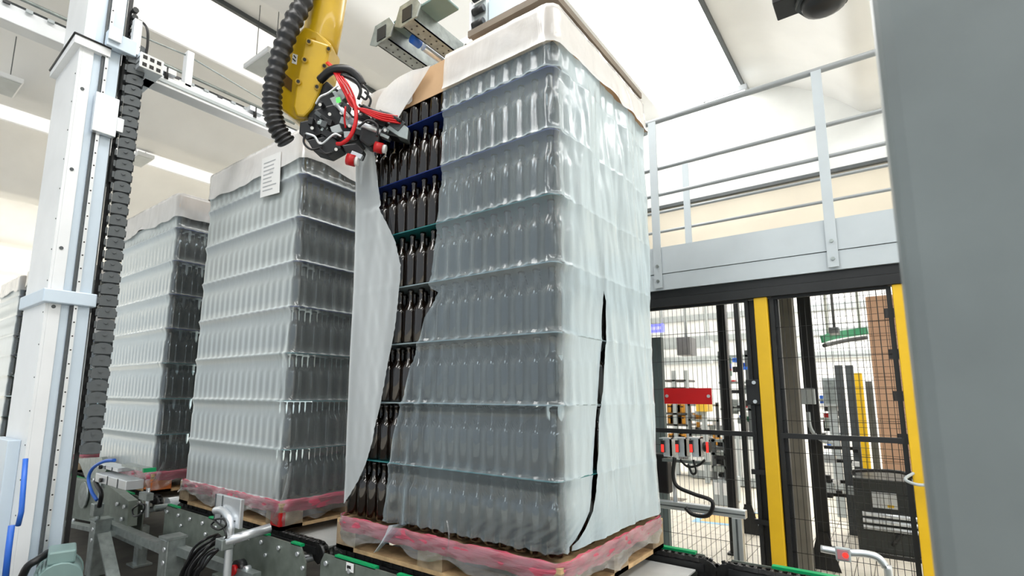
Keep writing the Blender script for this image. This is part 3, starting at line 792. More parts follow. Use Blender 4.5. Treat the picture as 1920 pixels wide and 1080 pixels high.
for k in range(16): MB().cyl((CXR-.02, CYL, .5+k*.16), (CXR-.02, CYL-.002, .5+k*.16), .004, 6).build('panel_screw', DKGREY, mc_)
b = MB(); z = 1.70
box((CXL-.01, CYL-.02, z-.035), (CXR+.03, CYR+.02, z+.035)).build('collar_band', PALEB, mc_, bevel=.006)
box((CXR+.006, CYL+.085, 2.60), (CXR+.04, CYR+.012, 2.82)).build('carriage_plate', ALU, mc_, bevel=.004)
box((CXR+.006, CYR+.012, 2.64), (CXR+.035, CYR+.045, 2.72)).build('carriage_arm', ALU, mc_, bevel=.003)
box((CXR+.006, CYL+.10, 3.10), (CXR+.05, CYR+.06, 3.19)).build('upper_bracket', PALEB, mc_, bevel=.004)
box((CXR+.05, CYL+.10, 3.13), (CXR+.065, CYR-.02, 3.21)).build('bracket_cap', ALU, mc_, bevel=.003)
mb = MB().extrude([(CXL, CYL-.03, 3.02), (CXL, CYL-.03, 3.06), (CXR+.02, CYL-.03, 3.10), (CXR+.02, CYL-.03, 3.05)], (0, .16, 0)); mb.build('top_flap', WHITEM, mc_)
MB().tube([(CXL, CYL-.032, 3.06), (CXR+.022, CYL-.032, 3.10), (CXR+.022, CYL+.13, 3.10)], .006, 6).build('flap_seal', RUBBER, mc_)
box((CXR-.2, CYR+.004, .3), (CXR-.05, CYR+.02, 4.4)).build('belt_cover', GREYP, mc_)
MB().bar((CXR-.03, CYR+.028, .2), (CXR-.03, CYR+.028, 4.3), .010, .02).build('drive_belt', RUBBER, mc_)
for z in (2.36, 2.9): box((CXR-.10, CYR+.018, z), (CXR-.0, CYR+.040, z+.16)).build('guide_block', BLACKM, mc_)
for k in range(10): MB().cyl((CXR-.02, CYR+.045, 3.0+k*.045), (CXR+.01, CYR+.045, 3.0+k*.045), .016, 8).build('roller', BLACKM, mc_)
box((CXL-.02, CYL-.05, 0), (CXR-.1, CYL, 1.0)).build('lower_panel', PALEB, mc_, bevel=.004)
MB().tube([pY(48, 860, CYL-.055), pY(40, 960, CYL-.055), pY(34, 985, CYL-.055)], .010, 8).build('blue_hose', BLUEH, mc_)
MB().tube([pY(22, 985, CYL-.06), pY(16, 1030, CYL-.06), pY(10, 1085, CYL-.06)], .012, 8).build('blue_hose', BLUEH, mc_)
# cable chain
chx, chy = -2.29, -.745
kc = thing('cable_chain', (chx, chy, .78), 'black plastic cable chain hanging beside the machine column', 'cable chain')
lm = None; zt_ = pX(243, 78, -2.29).z; zb_ = pX(152, 850, -2.29).z; nl = 36; st = (zt_-zb_)/nl
for k in range(nl):
    if lm is None:
        mb = MB(); d1 = Vector((-.25, .97, 0)); z = 0
        nrm = Vector((.96, -.27, 0)).normalized(); tn = Vector((.27, .96, 0)).normalized()
        for s in (-1,):
            pass
        c = Vector((chx, chy, zb_))
        prof = []
        for q in range(9):
            a = math.pi*q/8; prof.append((math.cos(a)*st*.52, math.sin(a)*st*.30))
        poly = [c + tn*p[0]*1.15 + Vector((0, 0, st*.55 + p[1])) for p in prof] + [c + tn*(-st*.60) + Vector((0, 0, -st*.05)), c + tn*(st*.60) + Vector((0, 0, -st*.05))]
        mb.extrude([p + nrm*.022 for p in poly], nrm*.008); mb.extrude([p - nrm*.030 for p in poly], nrm*.008)
        mb.obox(c + tn*(-.044) + Vector((0, 0, st*.35)), nrm, tn, (0, 0, 1), .03, .005, st*.26)
        mb.obox(c + tn*(.040) + Vector((0, 0, st*.35)), nrm, tn, (0, 0, 1), .026, .003, st*.18)
        mb.cyl(c + nrm*.030 + Vector((0, 0, st*.55)), c + nrm*.036 + Vector((0, 0, st*.55)), .009, 10)
        o = mb.build('chain_link', mat('chain_plastic', (.075, .085, .09), .45, var=.15), kc); lm = o.data
    else:
        o = bpy.data.objects.new('chain_link', lm); COL.objects.link(o); o.parent = kc; o.location = (0, 0, k*st)
for dx, m in ((0, RUBBER), (.012, BLUEH)):
    MB().tube(spline([Vector((chx+dx, chy, zt_-.05)), pD(242, 52, 3.02), pD(258, 38, 3.02), pD(275, 52, 3.0), pD(277, 80, 3.0), pD(273, 108, 3.0)], 6), .007 if m is RUBBER else .005, 8).build('looped_cable', m, kc)
# cross axis along y on top, with end extrusion
za = 3.10
g0 = pZ(285, 125, za); g1 = pZ(520, 252, za)
gx = (g0.x+g1.x)/2
ga = thing('linear_axis', (gx, .2, za-.1), 'white linear axis with sensor brackets reaching behind the robot', 'linear axis')
box((gx-.05, g0.y-.02, za-.07), (gx+.05, 1.5, za-.005)).build('beam', WHITEM, ga, bevel=.004)
box((gx-.02, g0.y, za-.005), (gx+.03, 1.4, za+.018)).build('rail', ALU, ga)
box((gx+.05, g0.y, za-.05), (gx+.056, 1.4, za-.03)).build('cable_slot', GREYP, ga)
yv = pX(352, 130, gx).y
box((gx-.03, yv-.02, za), (gx+.03, yv+.02, za+.24)).build('upright', WHITEM, ga, bevel=.003)
MB().cyl((gx, yv, za+.22), (gx, 1.2, za+.02), .005, 6).build('stay_wire', GALV, ga); MB().cyl((gx, yv, za+.22), (gx, g0.y-.05, za+.2), .005, 6).build('stay_wire', GALV, ga)
for yy in (yv-.13, yv+.42):
    b = box((gx+.0, yy-.04, za+.018), (gx+.06, yy+.05, za+.05)).build('sensor_bracket', ALU, ga); MB().cyl((gx+.05, yy, za-.02), (gx+.05, yy, za+.05), .012, 8).build('sensor_head', BLACK, b)
# aluminium extrusion sticking out
e0 = pZ(285, 118, 3.08)
ex = thing('aluminium_extrusion', (e0.x-.2, e0.y, 3.03), 'slotted aluminium extrusion end beside the cable chain', 'extrusion')
box((e0.x-.45, e0.y-.06, 3.03), (e0.x, e0.y+.06, 3.12)).build('profile', ALU, ex, bevel=.003)
for zz in (3.06, 3.09): box((e0.x-.44, e0.y-.0615, zz-.004), (e0.x-.003, e0.y-.0595, zz+.004)).build('slot', DKGREY, ex)
for dy in (-.035, 0, .035):
    for dz in (.022, .066): box((e0.x-.001, e0.y+dy-.011, 3.03+dz-.011), (e0.x+.0012, e0.y+dy+.011, 3.03+dz+.011)).build('core_hole', BLACK, ex)
box((e0.x-.10, e0.y-.09, 3.12), (e0.x-.05, e0.y-.05, 3.33)).build('post', WHITEM, ex)
# overhead white beam top-left, along y
q0 = pX(0, 22, -3.3); q1 = pX(120, 70, -3.3)
ob = thing('overhead_beam', (-3.3, -.5, 3.5), 'white overhead beam with cable tray at the top left', 'beam')
box((-3.36, -3.0, q0.z-.07), (-3.24, .9, q0.z+.05)).build('beam', WHITEM, ob, bevel=.005)
box((-3.34, -3.0, q0.z+.05), (-3.26, .9, q0.z+.075)).build('cable_tray', DKGREY, ob)
for k in range(26):
    y = -2.2 + k*.11; box((-3.23, y, q0.z+.03), (-3.215, y+.035, q0.z+.05)).build('cable_clip', GREYP if k % 3 else BLACK, ob)
MB().tube([(-3.22, -3.0, q0.z+.10), (-3.22, .8, q0.z+.10)], .012, 8).build('conduit', GALV, ob)
for y in (-2.4, .6): box((-3.33, y, q0.z+.07), (-3.27, y+.06, 4.45)).build('hanger', WHITEM, ob)

# ================================================================== ROBOT
RD = 2.72
def rp(x, y, d=RD): return pD(x, y, d)
rb = thing('robot_arm', tuple(rp(570, 222)), 'yellow robot arm reaching down with black corrugated hose', 'robot arm')
ptsA = [rp(650, -330, RD+.25), rp(632, -120, RD+.1), rp(612, 20, RD+.02), rp(598, 95, RD)]
MB().tube(spline(ptsA, 5), .092, 24).build('forearm', ROBOT, rb)
out = [(570, 48), (596, 58), (621, 82), (613, 130), (600, 175), (586, 208), (570, 224), (552, 224), (538, 214), (526, 205), (523, 170), (531, 118), (550, 70)]
MB().extrude([rp(x, y, RD-.09) for x, y in out], AF*.17).build('wrist_casting', ROBOT, rb, bevel=.012)
cov = [(572, 68), (619, 84), (611, 128), (598, 172), (585, 203), (570, 219), (555, 217), (549, 200), (556, 150), (566, 100)]
cvr = MB().extrude([rp(x, y, RD-.118) for x, y in cov], AF*.04).build('cover_plate', ROBOT, rb, bevel=.010)
for x, y in ((579, 78), (616, 92), (571, 112), (608, 124), (559, 153), (594, 163)):
    MB().cyl(rp(x, y, RD-.132), rp(x, y, RD-.11), .014, 14).build('bolt_boss', ROBOT, cvr); MB().cyl(rp(x, y-.5, RD-.136), rp(x, y-.5, RD-.131), .0085, 10).build('bolt', BLACK, cvr)
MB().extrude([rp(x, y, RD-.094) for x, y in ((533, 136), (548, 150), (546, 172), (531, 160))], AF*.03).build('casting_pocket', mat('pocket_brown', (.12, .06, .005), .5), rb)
st_ = MB().extrude([rp(x, y, RD-.0925) for x, y in ((549, 100), (558, 103), (556, 121), (547, 118))], AF*.002).build('sticker', PAPER, rb)
for a, b in (((551, 104), (555, 109)), ((549, 110), (554, 115))):
    MB().bar(rp(*a, RD-.094), rp(*b, RD-.094), .006, .004).build('sticker_mark', BLACK, st_)
# mounting of the forearm up to the roof
MB().tube([rp(650, -330, RD+.25), Vector((rp(650, -330, RD+.25).x, rp(650, -330, RD+.25).y, 4.4))], .11, 20).build('upper_arm', ROBOT, rb)
hp = spline([rp(600, -120, 2.66), rp(574, -10, 2.60), rp(545, 50, 2.56), rp(524, 110, 2.55), rp(512, 165, 2.55), rp(511, 205, 2.55), rp(520, 240, 2.56), rp(538, 268, 2.58)], 14)
MB().tube(hp, .045, 14, rf=lambda i: .047 if (i % 4) in (0, 1) else .039).build('corrugated_hose', RUBBER, rb)

gr = thing('gripper', tuple(rp(660, 300, 2.6)), 'black film gripper with red hoses held at the torn wrap', 'gripper')
def gpoly(name, pts, d, th, m, bevel=.004, parent=gr): return MB().extrude([rp(x, y, d) for x, y in pts], AF*th).build(name, m, parent, bevel=bevel)
gpoly('flange_housing', [(585, 178), (612, 150), (628, 165), (625, 215), (600, 238), (575, 222)], 2.62, .14, BLACKM, .01)
gpoly('main_body', [(588, 205), (640, 190), (668, 225), (672, 262), (640, 272), (606, 262), (585, 235)], 2.58, .16, BLACK, .008)
gpoly('left_block', [(562, 228), (592, 222), (604, 250), (575, 262), (560, 250)], 2.57, .12, BLACK, .006)
gpoly('lower_block', [(575, 262), (625, 252), (640, 278), (615, 292), (588, 284)], 2.56, .10, BLACKM, .006)
gpoly('jaw_arm', [(655, 215), (690, 222), (740, 232), (764, 246), (762, 262), (742, 256), (700, 248), (668, 250)], 2.56, .09, BLACK, .006)
gpoly('valve_block', [(622, 172), (642, 164), (652, 180), (634, 192)], 2.55, .06, GALV, .003)
gpoly('valve_block', [(632, 186), (655, 196), (650, 212), (628, 202)], 2.55, .05, DKGREY, .003)
gpoly('light_module', [(618, 184), (634, 178), (642, 190), (626, 198)], 2.535, .03, GREYP, .002)
gpoly('indicator_lamp', [(630, 184), (637, 182), (638, 191), (631, 192)], 2.53, .008, GREENLIT, 0)
gpoly('end_actuator', [(724, 240), (742, 222), (766, 240), (764, 262), (748, 256)], 2.535, .07, GALV, .003)
gpoly('actuator_top', [(728, 233), (744, 218), (760, 230), (746, 246)], 2.53, .03, DKGREY, .003)
gpoly('grey_sensor', [(618, 238), (636, 232), (642, 246), (624, 252)], 2.545, .04, GREYP, .003)
gpoly('grey_sensor', [(644, 246), (662, 246), (660, 258), (645, 258)], 2.545, .04, GREYP, .003)
gpoly('motor_drum', [(676, 236), (700, 230), (714, 245), (710, 268), (690, 276), (672, 262)], 2.54, .10, BLACKM, .012)
gpoly('lower_jaw', [(640, 272), (668, 268), (682, 282), (676, 296), (654, 292)], 2.55, .06, BLACK, .005)
gpoly('jaw_hook', [(660, 282), (680, 290), (676, 298), (655, 292)], 2.53, .03, ALU, .002)
gpoly('bracket_plate', [(640, 218), (700, 240), (694, 250), (636, 230)], 2.545, .02, GALV, .002)
MB().cyl(rp(655, 225, 2.54), rp(715, 248, 2.54), .014, 10).build('air_cylinder', ALU, gr)
MB().cyl(rp(632, 196, 2.53), rp(655, 222, 2.53), .012, 10).build('air_cylinder', ALU, gr)
for x, y, r in ((660, 300, .028), (712, 277, .026)):
    MB().cyl(rp(x-9, y-2, 2.54), rp(x+6, y+2, 2.54), r, 14).build('red_pad', RED, gr); MB().cyl(rp(x+6, y+2, 2.54), rp(x+12, y+3, 2.54), r*.8, 14).build('pad_cap', PAPER, gr)
def hose(pts, r, m, d=2.5, name='hose'): return MB().tube(spline([rp(x, y, d+dd) for x, y, dd in pts], 6), r, 8).build(name, m, gr)
for k, o in enumerate((-6, -2, 3, 8)):
    hose([(612+o*.3, 116, .12), (626+o*.5, 130, .05), (642+o, 155, 0), (655+o, 180, 0), (664+o*.6, 200, 0), (686, 208+o*.5, 0), (715, 218+o*.8, 0), (748+o*.4, 224+o*.9, .02)], .0052, REDTUBE, name='red_hose')
hose([(655, 178, 0), (666, 200, -.02), (667, 228, -.03), (657, 255, -.03), (643, 268, -.02), (632, 270, 0)], .0095, REDTUBE, name='red_hose')
hose([(648, 200, 0), (646, 222, 0), (648, 240, .02)], .005, REDTUBE, name='red_hose')
hose([(600, 150, .08), (622, 132, .04), (650, 130, .02), (668, 142, .02), (680, 160, .02)], .021, RUBBER, name='black_hose')
hose([(640, 140, .02), (664, 150, .0), (676, 168, 0), (672, 186, 0)], .008, RUBBER, name='black_hose')
hose([(680, 200, .02), (705, 210, .02), (730, 216, .02), (752, 228, .02)], .012, RUBBER, name='black_hose')
for pts in ([(680, 160, 0), (690, 172, 0), (686, 186, 0), (676, 180, 0)], [(684, 172, 0), (695, 186, 0), (692, 200, 0)], [(572, 250, -.02), (570, 268, -.02), (584, 280, -.02), (604, 276, -.02)], [(600, 278, -.02), (610, 288, -.02), (622, 286, -.02)], [(672, 238, -.02), (690, 226, -.02), (708, 236, -.02), (706, 256, -.02)]):
    hose(pts, .0055, RUBBER, name='thin_cable')
for pts in ([(592, 195, 0), (600, 182, -.01), (616, 174, -.01), (634, 160, -.01)], [(574, 250, -.03), (590, 256, -.04), (602, 270, -.03), (626, 252, -.04), (640, 256, -.03)]):
    hose(pts, .005, ALU, name='braided_cable')
rg = random.Random(21)
for k in range(26):
    x = rg.uniform(578, 742); y = 208 + (x-600)*.30 + rg.uniform(-22, 40) - max(0, x-690)*.5; a_ = rg.uniform(4, 10); b_ = rg.uniform(3, 7); r_ = rg.uniform(.2, .7)
    c_, s_ = math.cos(r_), math.sin(r_)
    gpoly('module', [(x+p*c_-q*s_, y+p*s_+q*c_) for p, q in ((-a_, -b_), (a_, -b_), (a_, b_), (-a_, b_))], 2.535+rg.uniform(0, .03), .05, rg.choice((BLACK, BLACKM, BLACKM, DKGREY, GALV)), .002)
for x, y in ((600, 196), (618, 214), (640, 212), (655, 236), (690, 238), (722, 244), (600, 268), (630, 280), (585, 240)):
    MB().cyl(rp(x, y, 2.53), rp(x, y, 2.56), .008, 8).build('screw', ALU, gr)
for k in range(14):
    x = random.uniform(625, 700); y = 175 + (x-625)*.62 + random.uniform(-10, 14)
    MB().cyl(rp(x, y, 2.525), rp(x+random.uniform(3, 7), y+random.uniform(-2, 4), 2.52), .006, 8).build('fitting', random.choice((ALU, BLACK, DKGREY)), gr)

# ================================================================== LIFT HEAD above the torn load
zf = 3.16
lh = thing('pallet_lifter', (-1.0, .4, zf), 'galvanised lifting frame with perforated beams above the torn load', 'lifting frame')
for (xa, ya), (xb, yb) in (((716, 78), (830, 170)), ((764, 42), (870, 125))):
    a = pZ(xa, ya, zf); b = pZ(xb, yb, zf); x = a.x
    mb = MB().box((x-.045, a.y, zf-.0), (x+.045, b.y+.25, zf+.006)); mb.box((x-.045, a.y, zf), (x-.039, b.y+.25, zf+.09)); mb.box((x+.039, a.y, zf), (x+.045, b.y+.25, zf+.09))
    bm_ = mb.build('perforated_beam', GALV, lh)
    mb = MB()
    for k in range(12):
        for s in (-.02, .02): mb.cyl((x+s, a.y+.05+k*.05+(.3 if k > 6 else 0), zf-.001), (x+s, a.y+.05+k*.05+(.3 if k > 6 else 0), zf+.001), .006, 6)
    mb.build('hole_row', BLACK, bm_, kind='stuff')
    MB().extrude([(x-.10, a.y-.004, zf+.02), (x-.05, a.y-.004, zf-.01), (x+.07, a.y-.004, zf-.0), (x+.10, a.y-.004, zf+.06), (x+.06, a.y-.004, zf+.12), (x-.06, a.y-.004, zf+.12)], (0, .008, 0)).build('end_gusset', GALV, lh, bevel=.002)
    MB().extrude([(x-.035, a.y-.008, zf+.01), (x+.035, a.y-.008, zf+.01), (x+.035, a.y-.008, zf+.085), (x-.035, a.y-.008, zf+.085)], (0, .004, 0)).build('end_opening', BLACKM, lh)
xa = pZ(716, 78, zf).x; xb = pZ(764, 42, zf).x
box((xa-.05, pZ(716, 78, zf).y+.02, zf+.09), (xb+.20, pZ(716, 78, zf).y+.16, zf+.105)).build('top_plate', MOTOR, lh, bevel=.004)
MB().cyl(((xa+xb)/2, .25, zf+.04), ((xa+xb)/2, .60, zf+.04), .022, 12).build('cylinder', ALU, lh); MB().cyl(((xa+xb)/2, .16, zf+.04), ((xa+xb)/2, .22, zf+.04), .026, 12).build('cylinder_cap', BLUEH, lh)
box((xb-.03, .42, zf+.02), (-.45, .50, zf+.13)).build('cross_channel', WHITEM, lh, bevel=.004)
for k in range(4): MB().cyl((xb+.06+k*.1, .418, zf+.075), (xb+.06+k*.1, .42, zf+.075), .008, 8).build('channel_hole', DKGREY, lh)
box((xb-.03, .5, zf+.02), (xb+.4, .9, zf+.03)).build('gusset_plate', GALV, lh)
MB().cyl((xb+.12, pZ(764, 42, zf).y+.1, zf+.11), (xb+.12, pZ(764, 42, zf).y+.1, zf+.2), .045, 14).build('swivel_mount', BLACKM, lh)
# mast
YM = 1.32; a = pY(898, 30, YM); b = pY(972, 30, YM)
ms = thing('lift_mast', ((a.x+b.x)/2, YM+.1, 0), 'grey lift mast rising behind the torn load', 'mast')
box((a.x+.10, YM, 0), (b.x, YM+.22, 4.4)).build('mast_tube', PALEB, ms, bevel=.005)
box((a.x-.03, YM-.02, 2.0), (a.x+.09, YM+.18, 4.4)).build('mast_rail', GREYP, ms)
box((a.x-.05, YM-.06, 2.0), (a.x-.03, YM+.18, 4.4)).build('mast_edge', WHITEM, ms)
for k in range(5):
    z = pY(905, 50, YM).z + k*.12 - .12; MB().cyl((a.x-.02, YM-.05, z), (a.x+.09, YM-.05, z), .028, 10).build('guide_roller', BLACKM, ms)
box((xb, YM-.1, zf+.02), (b.x, YM, zf+.16)).build('mast_arm', GALV, ms)

# ================================================================== WALKWAY AND RAILING
YW = 2.0
wk = thing('walkway', (0, YW+.45, 1.87), 'grey raised steel walkway with toe board behind the torn load', 'walkway')
zt0 = 2.06; 
box((-4, YW+.02, 2.05), (3, YW+.93, 2.06)).build('deck', GALV, wk)
box((-4, YW, 1.985), (3, YW+.02, 2.10)).build('side_channel', TOEG, wk)
box((-4, YW-.004, 2.105), (3, YW+.006, 2.30)).build('toe_board', TOEG, wk)
box((-4, YW+.006, 2.06), (3, YW+.012, 2.28)).build('toe_glint_block', DKGREY, wk)  # dark strip added to block the skylight glint in the gap
box((-4, YW+.02, 1.93), (3, YW+.12, 1.985)).build('lower_flange', BLACKM, wk)
box((-4, YW+.0, 1.865), (3, YW+.10, 1.925)).build('support_beam', BLACKM, wk)
box((-4, YW+.93, 2.06), (3, YW+.95, 2.2)).build('rear_toe_board', TOEG, wk)
for xs in (-3.9, 2.9): box((xs-.04, YW+.85, 0), (xs+.04, YW+.93, 1.866)).build('walkway_post', BLACKM, wk)
for xs in (-3.8, 2.8): box((xs-.04, YW+.01, 0), (xs+.04, YW+.09, 1.866)).build('walkway_post', BLACKM, wk)
def railing(y, posts, tops, name, label, r0=.021):
    t = thing(name, (0, y, 2.1), label, 'railing', 'railings of the walkway')
    for xs in posts:
        z1 = tops[0]-.01
        box((xs-.028, y-.008, 2.0), (xs+.028, y+.004, z1)).build('post', ALU if False else TOEG, t)
        for z in (2.05, 2.16): MB().cyl((xs, y-.016, z), (xs, y-.008, z), .011, 8).build('bolt', GALV, t)
    for k, z in enumerate(tops): MB().cyl((-4, y+.02, z), (3, y+.02, z), r0 if k == 0 else .013, 10).build('rail', RAILG, t)
    return t
railing(YW-.012, (pY(1226, 300, YW).x, pY(1545, 300, YW).x, 1.86, -1.42, -2.5), (3.285, pY(1205, 323, YW).z, pY(1205, 372, YW).z), 'guard_railing', 'near grey tubular guard railing along the walkway')
yr = YW + .95
zz = [pY(1205, y, yr).z for y in (323, 404, 442)]
railing(yr, (pY(1288, 380, yr).x, -2.2, 1.6), (pY(1270, 306, yr).z, pY(1205, 404, yr).z, pY(1205, 440, yr).z), 'guard_railing', 'far grey guard railing on the back edge of the walkway', .016)
# lamp on the beam wall
wlmp = thing('strip_lamp', (-.35, YB-.35, 4.62), 'grey strip lamp housing hanging near the roof joint', 'lamp')
p0 = pY(1362, 182, YB-.3)
box((p0.x-.25, YB-.4, p0.z-.03), (p0.x+.25, YB-.25, p0.z+.04)).build('housing', RAILG, wlmp, bevel=.004); box((p0.x-.22, YB-.385, p0.z-.036), (p0.x+.22, YB-.27, p0.z-.03)).build('diffuser', TUBELIT, wlmp)
box((p0.x-.01, YB-.33, p0.z+.04), (p0.x+.01, YB-.31, 5.06)).build('hanger', GREYP, wlmp)
# small ceiling luminaires
for px, py, z, lb in ((262, 302, 4.3, 'small flat lamp hanging over the third load'), (497, 122, 4.3, 'small flat lamp hanging behind the corrugated hose'), (10, 163, 4.3, 'small flat lamp hanging at the far left')):
    q = pZ(px, py, z); t = thing('ceiling_lamp', tuple(q), lb, 'lamp', 'flat lamps under the roof')
    box((q.x-.22, q.y-.10, z), (q.x+.22, q.y+.10, z+.05)).build('housing', WHITEM, t, bevel=.008); box((q.x-.20, q.y-.085, z-.004), (q.x+.20, q.y+.085, z)).build('diffuser', GREYP, t)
    for s in (-.18, .18): MB().cyl((q.x+s, q.y, z+.05), (q.x+s, q.y, ceil_z(q.x+s)-.005), .004, 6).build('hanger_wire', DKGREY, t)
# black dome lamp top right
q = pD(1546, 12, 2.3)
dl = thing('signal_lamp', (q.x, q.y, q.z), 'black round signal lamp hanging at the top right', 'lamp')
MB().lathe(q, [(0, -.02), (.05, -.018), (.082, 0), (.09, .03), (.085, .05)], 20).build('lens', BLACK, dl)
MB().cyl(q+Vector((0, 0, .03)), q+Vector((0, 0, .16)), .11, 8).build('housing', mat('lamp_housing', (.03, .035, .035), .3), dl)
box((q.x-.19, q.y-.07, q.z+.06), (q.x+.19, q.y+.07, q.z+.16)).build('bracket', BLACKM, dl, bevel=.004); box((q.x-.02, q.y-.02, q.z+.16), (q.x+.02, q.y+.02, ceil_z(q.x)-.04)).build('drop_rod', BLACKM, dl)

# ================================================================== GREY COLUMN (right foreground)
gc = pD(1697, 540, .80)
o = thing('steel_column', (gc.x+.2, gc.y+.1, 0), 'grey painted steel column close on the right edge', 'column')
box((gc.x, gc.y, 0), (gc.x+.42, gc.y+.20, 3.6)).build('column_body', COLUMNG, o, bevel=.022)
box((gc.x-.03, gc.y-.03, 0), (gc.x+.45, gc.y+.23, .02)).build('base_plate', COLUMNG, o)

# ================================================================== SAFETY FENCE
def mesh_panel(x0, x1, y, z0, z1, label, dx=.030, dz=.2, r=.0015, name='safety_fence', grp='mesh fence panels', skip=None):
    t = thing(name, ((x0+x1)/2, y, z0), label, 'fence', grp)
    mb = MB(); n = int((x1-x0)/dx)
    for k in range(1, n):
        x = x0 + (x1-x0)*k/n; mb.cyl((x, y, z0), (x, y, z1), r, 4)
    m = int(round((z1-z0)/dz))
    for k in range(1, m):
        z = z0 + (z1-z0)*k/m; mb.cyl((x0, y+.004, z), (x1, y+.004, z), r*1.15, 4)
    mb.build('wire_mesh', BLACKM, t, kind='stuff')
    for z in (z0, z1): box((x0, y-.012, z-.012), (x1, y+.012, z+.012)).build('frame_rail', BLACKM, t)
    for x in (x0, x1): box((x-.012, y-.0125, z0), (x+.012, y+.0125, z1)).build('frame_post', BLACKM, t)
    return t
yf = YW + .05
y1x = pY(1437, 700, yf).x; y2x = pY(1706, 700, yf).x
f1 = mesh_panel(-.85, y1x-.09, yf, .12, 1.86, 'black mesh fence panel carrying the red sign')
zr = pY(1230, 806, yf).z
box((-.85, yf-.02, zr-.015), (y1x-.09, yf+.005, zr+.015)).build('middle_rail', BLACKM, f1)
f2 = mesh_panel(y1x+.06, y2x-.055, yf, .12, 1.86, 'black mesh gate panel between the two yellow posts', name='safety_gate')
box((y1x+.06, yf-.025, zr-.015), (y2x-.055, yf+.005, zr+.015)).build('middle_rail', BLACKM, f2)
f3 = mesh_panel(y2x+.06, 2.6, yf, .12, 1.86, 'black mesh fence panel right of the yellow posts')
for x, lb in ((y1x, 'yellow steel fence post beside the red sign panel'), (y2x, 'yellow steel fence post next to the grey column')):
    t = thing('fence_post', (x, yf, 0), lb, 'post', 'yellow fence posts')
    box((x-.038, yf-.04, .01), (x+.038, yf+.04, 1.864)).build('post_tube', YELLOW, t, bevel=.004); box((x-.08, yf-.08, 0), (x+.08, yf+.08, .012)).build('base_plate', YELLOW, t)
    if lb.startswith('yellow steel fence post beside'):
        for s in (-1, 1): box((x+s*.066-.028, yf+.012, .02), (x+s*.066+.028, yf+.05, 1.86)).build('hinge_profile', BLACKM, t)
        box((x-.12, yf-.03, 1.18), (x-.04, yf+.02, 1.34)).build('lock_body', BLACK, t, bevel=.004)
        for z in (1.20, 1.32): MB().cyl((x-.07, yf-.04, z), (x-.07, yf-.03, z), .012, 8).build('lock_bolt', ALU, t)
        for z in (.45, .75): box((x-.12, yf-.03, z), (x-.04, yf+.0, z+.03)).build('hinge', BLACK, t)
    else:
        MB().tube(spline([Vector((x-.03, yf-.03, .83)), Vector((x-.07, yf-.10, .80)), Vector((x-.02, yf-.12, .78)), Vector((x+.05, yf-.06, .78))], 6), .008, 8).build('cable_ring', GREYP, t)
sg = [pY(x, y, yf-.03) for x, y in ((1245, 728), (1334, 728), (1335, 759), (1246, 757))]
t = thing('red_sign', tuple(sg[3]), 'plain red plate bolted to the mesh fence', 'sign')
box((sg[0].x, yf-.034, sg[3].z), (sg[1].x, yf-.028, sg[0].z)).build('plate', RED, t)
for x in (sg[0].x+.02, sg[1].x-.02): MB().cyl((x, yf-.04, (sg[0].z+sg[3].z)/2), (x, yf-.034, (sg[0].z+sg[3].z)/2), .011, 10).build('bolt', ALU, t)
# posts standing further back
def bpost(px0, pyb, w, dpt, z1, m, label, zb=0., foot=False, name='machine_post'):
    q = pZ(px0, pyb, 0)
    t = thing(name, (q.x, q.y, 0), label, 'post', 'posts behind the fence')
    box((q.x-w/2, q.y-dpt/2, .015), (q.x+w/2, q.y+dpt/2, z1)).build('post_tube', m, t)
    if foot:
        MB().extrude([(q.x-.03, q.y-dpt/2-.02, .26), (q.x+.03, q.y-dpt/2-.02, .26), (q.x+.10, q.y-dpt/2-.02, .0), (q.x-.10, q.y-dpt/2-.02, .0)], (0, .012, 0)).build('foot_gusset', m, t)
    box((q.x-w*.8, q.y-dpt*.8, 0), (q.x+w*.8, q.y+dpt*.8, .015)).build('foot_plate', m, t)
    return t, q
bpost(1380, 1040, .065, .065, 2.25, BLACKM, 'black post left of the pyramid foot, behind red sign panel', foot=False)
bpost(1408, 1000, .045, .05, 2.35, BLACKM, 'slim black post with pyramid foot behind the fence', foot=True)
tp, qp = bpost(1549, 1066, .085, .07, 2.3, BLACKM, 'thick black post with pyramid foot and grey switch box', foot=True)
box((qp.x-.09, qp.y-.10, pY(1515, 758, qp.y-.1).z), (qp.x+.03, qp.y-.036, pY(1515, 728, qp.y-.1).z)).build('switch_box', GREYP, tp, bevel=.004)
MB().tube(spline([Vector((qp.x-.02, qp.y-.09, 1.12)), Vector((qp.x-.01, qp.y-.11, 1.0)), Vector((qp.x+.05, qp.y-.10, .92)), Vector((qp.x+.12, qp.y-.05, .90))], 6), .012, 8).build('cable', GREYP, tp)
bpost(1512, 1078, .10, .12, 2.04, mat('brown_grey_column', (.17, .16, .135), .6, var=.15), 'brown grey square column behind the gate panel')
# second mesh fence behind
f4 = mesh_panel(.42, 2.2, 3.15, .12, 2.1, 'second black mesh fence standing further back', dx=.05, dz=.05, r=.0013)
t = thing('stub_post', (pY(1231, 840, 2.5).x, 2.5, 0), 'grey green machine post with flat top behind the torn load', 'post')
a = pY(1222, 634, 2.5); b = pY(1241, 634, 2.5)
box((a.x, 2.47, .01), (b.x, 2.53, a.z)).build('post_tube', mat('slate', (.13, .17, .17), .5), t); box((a.x-.02, 2.45, 0), (b.x+.02, 2.55, .012)).build('foot_plate', DKGREY, t)
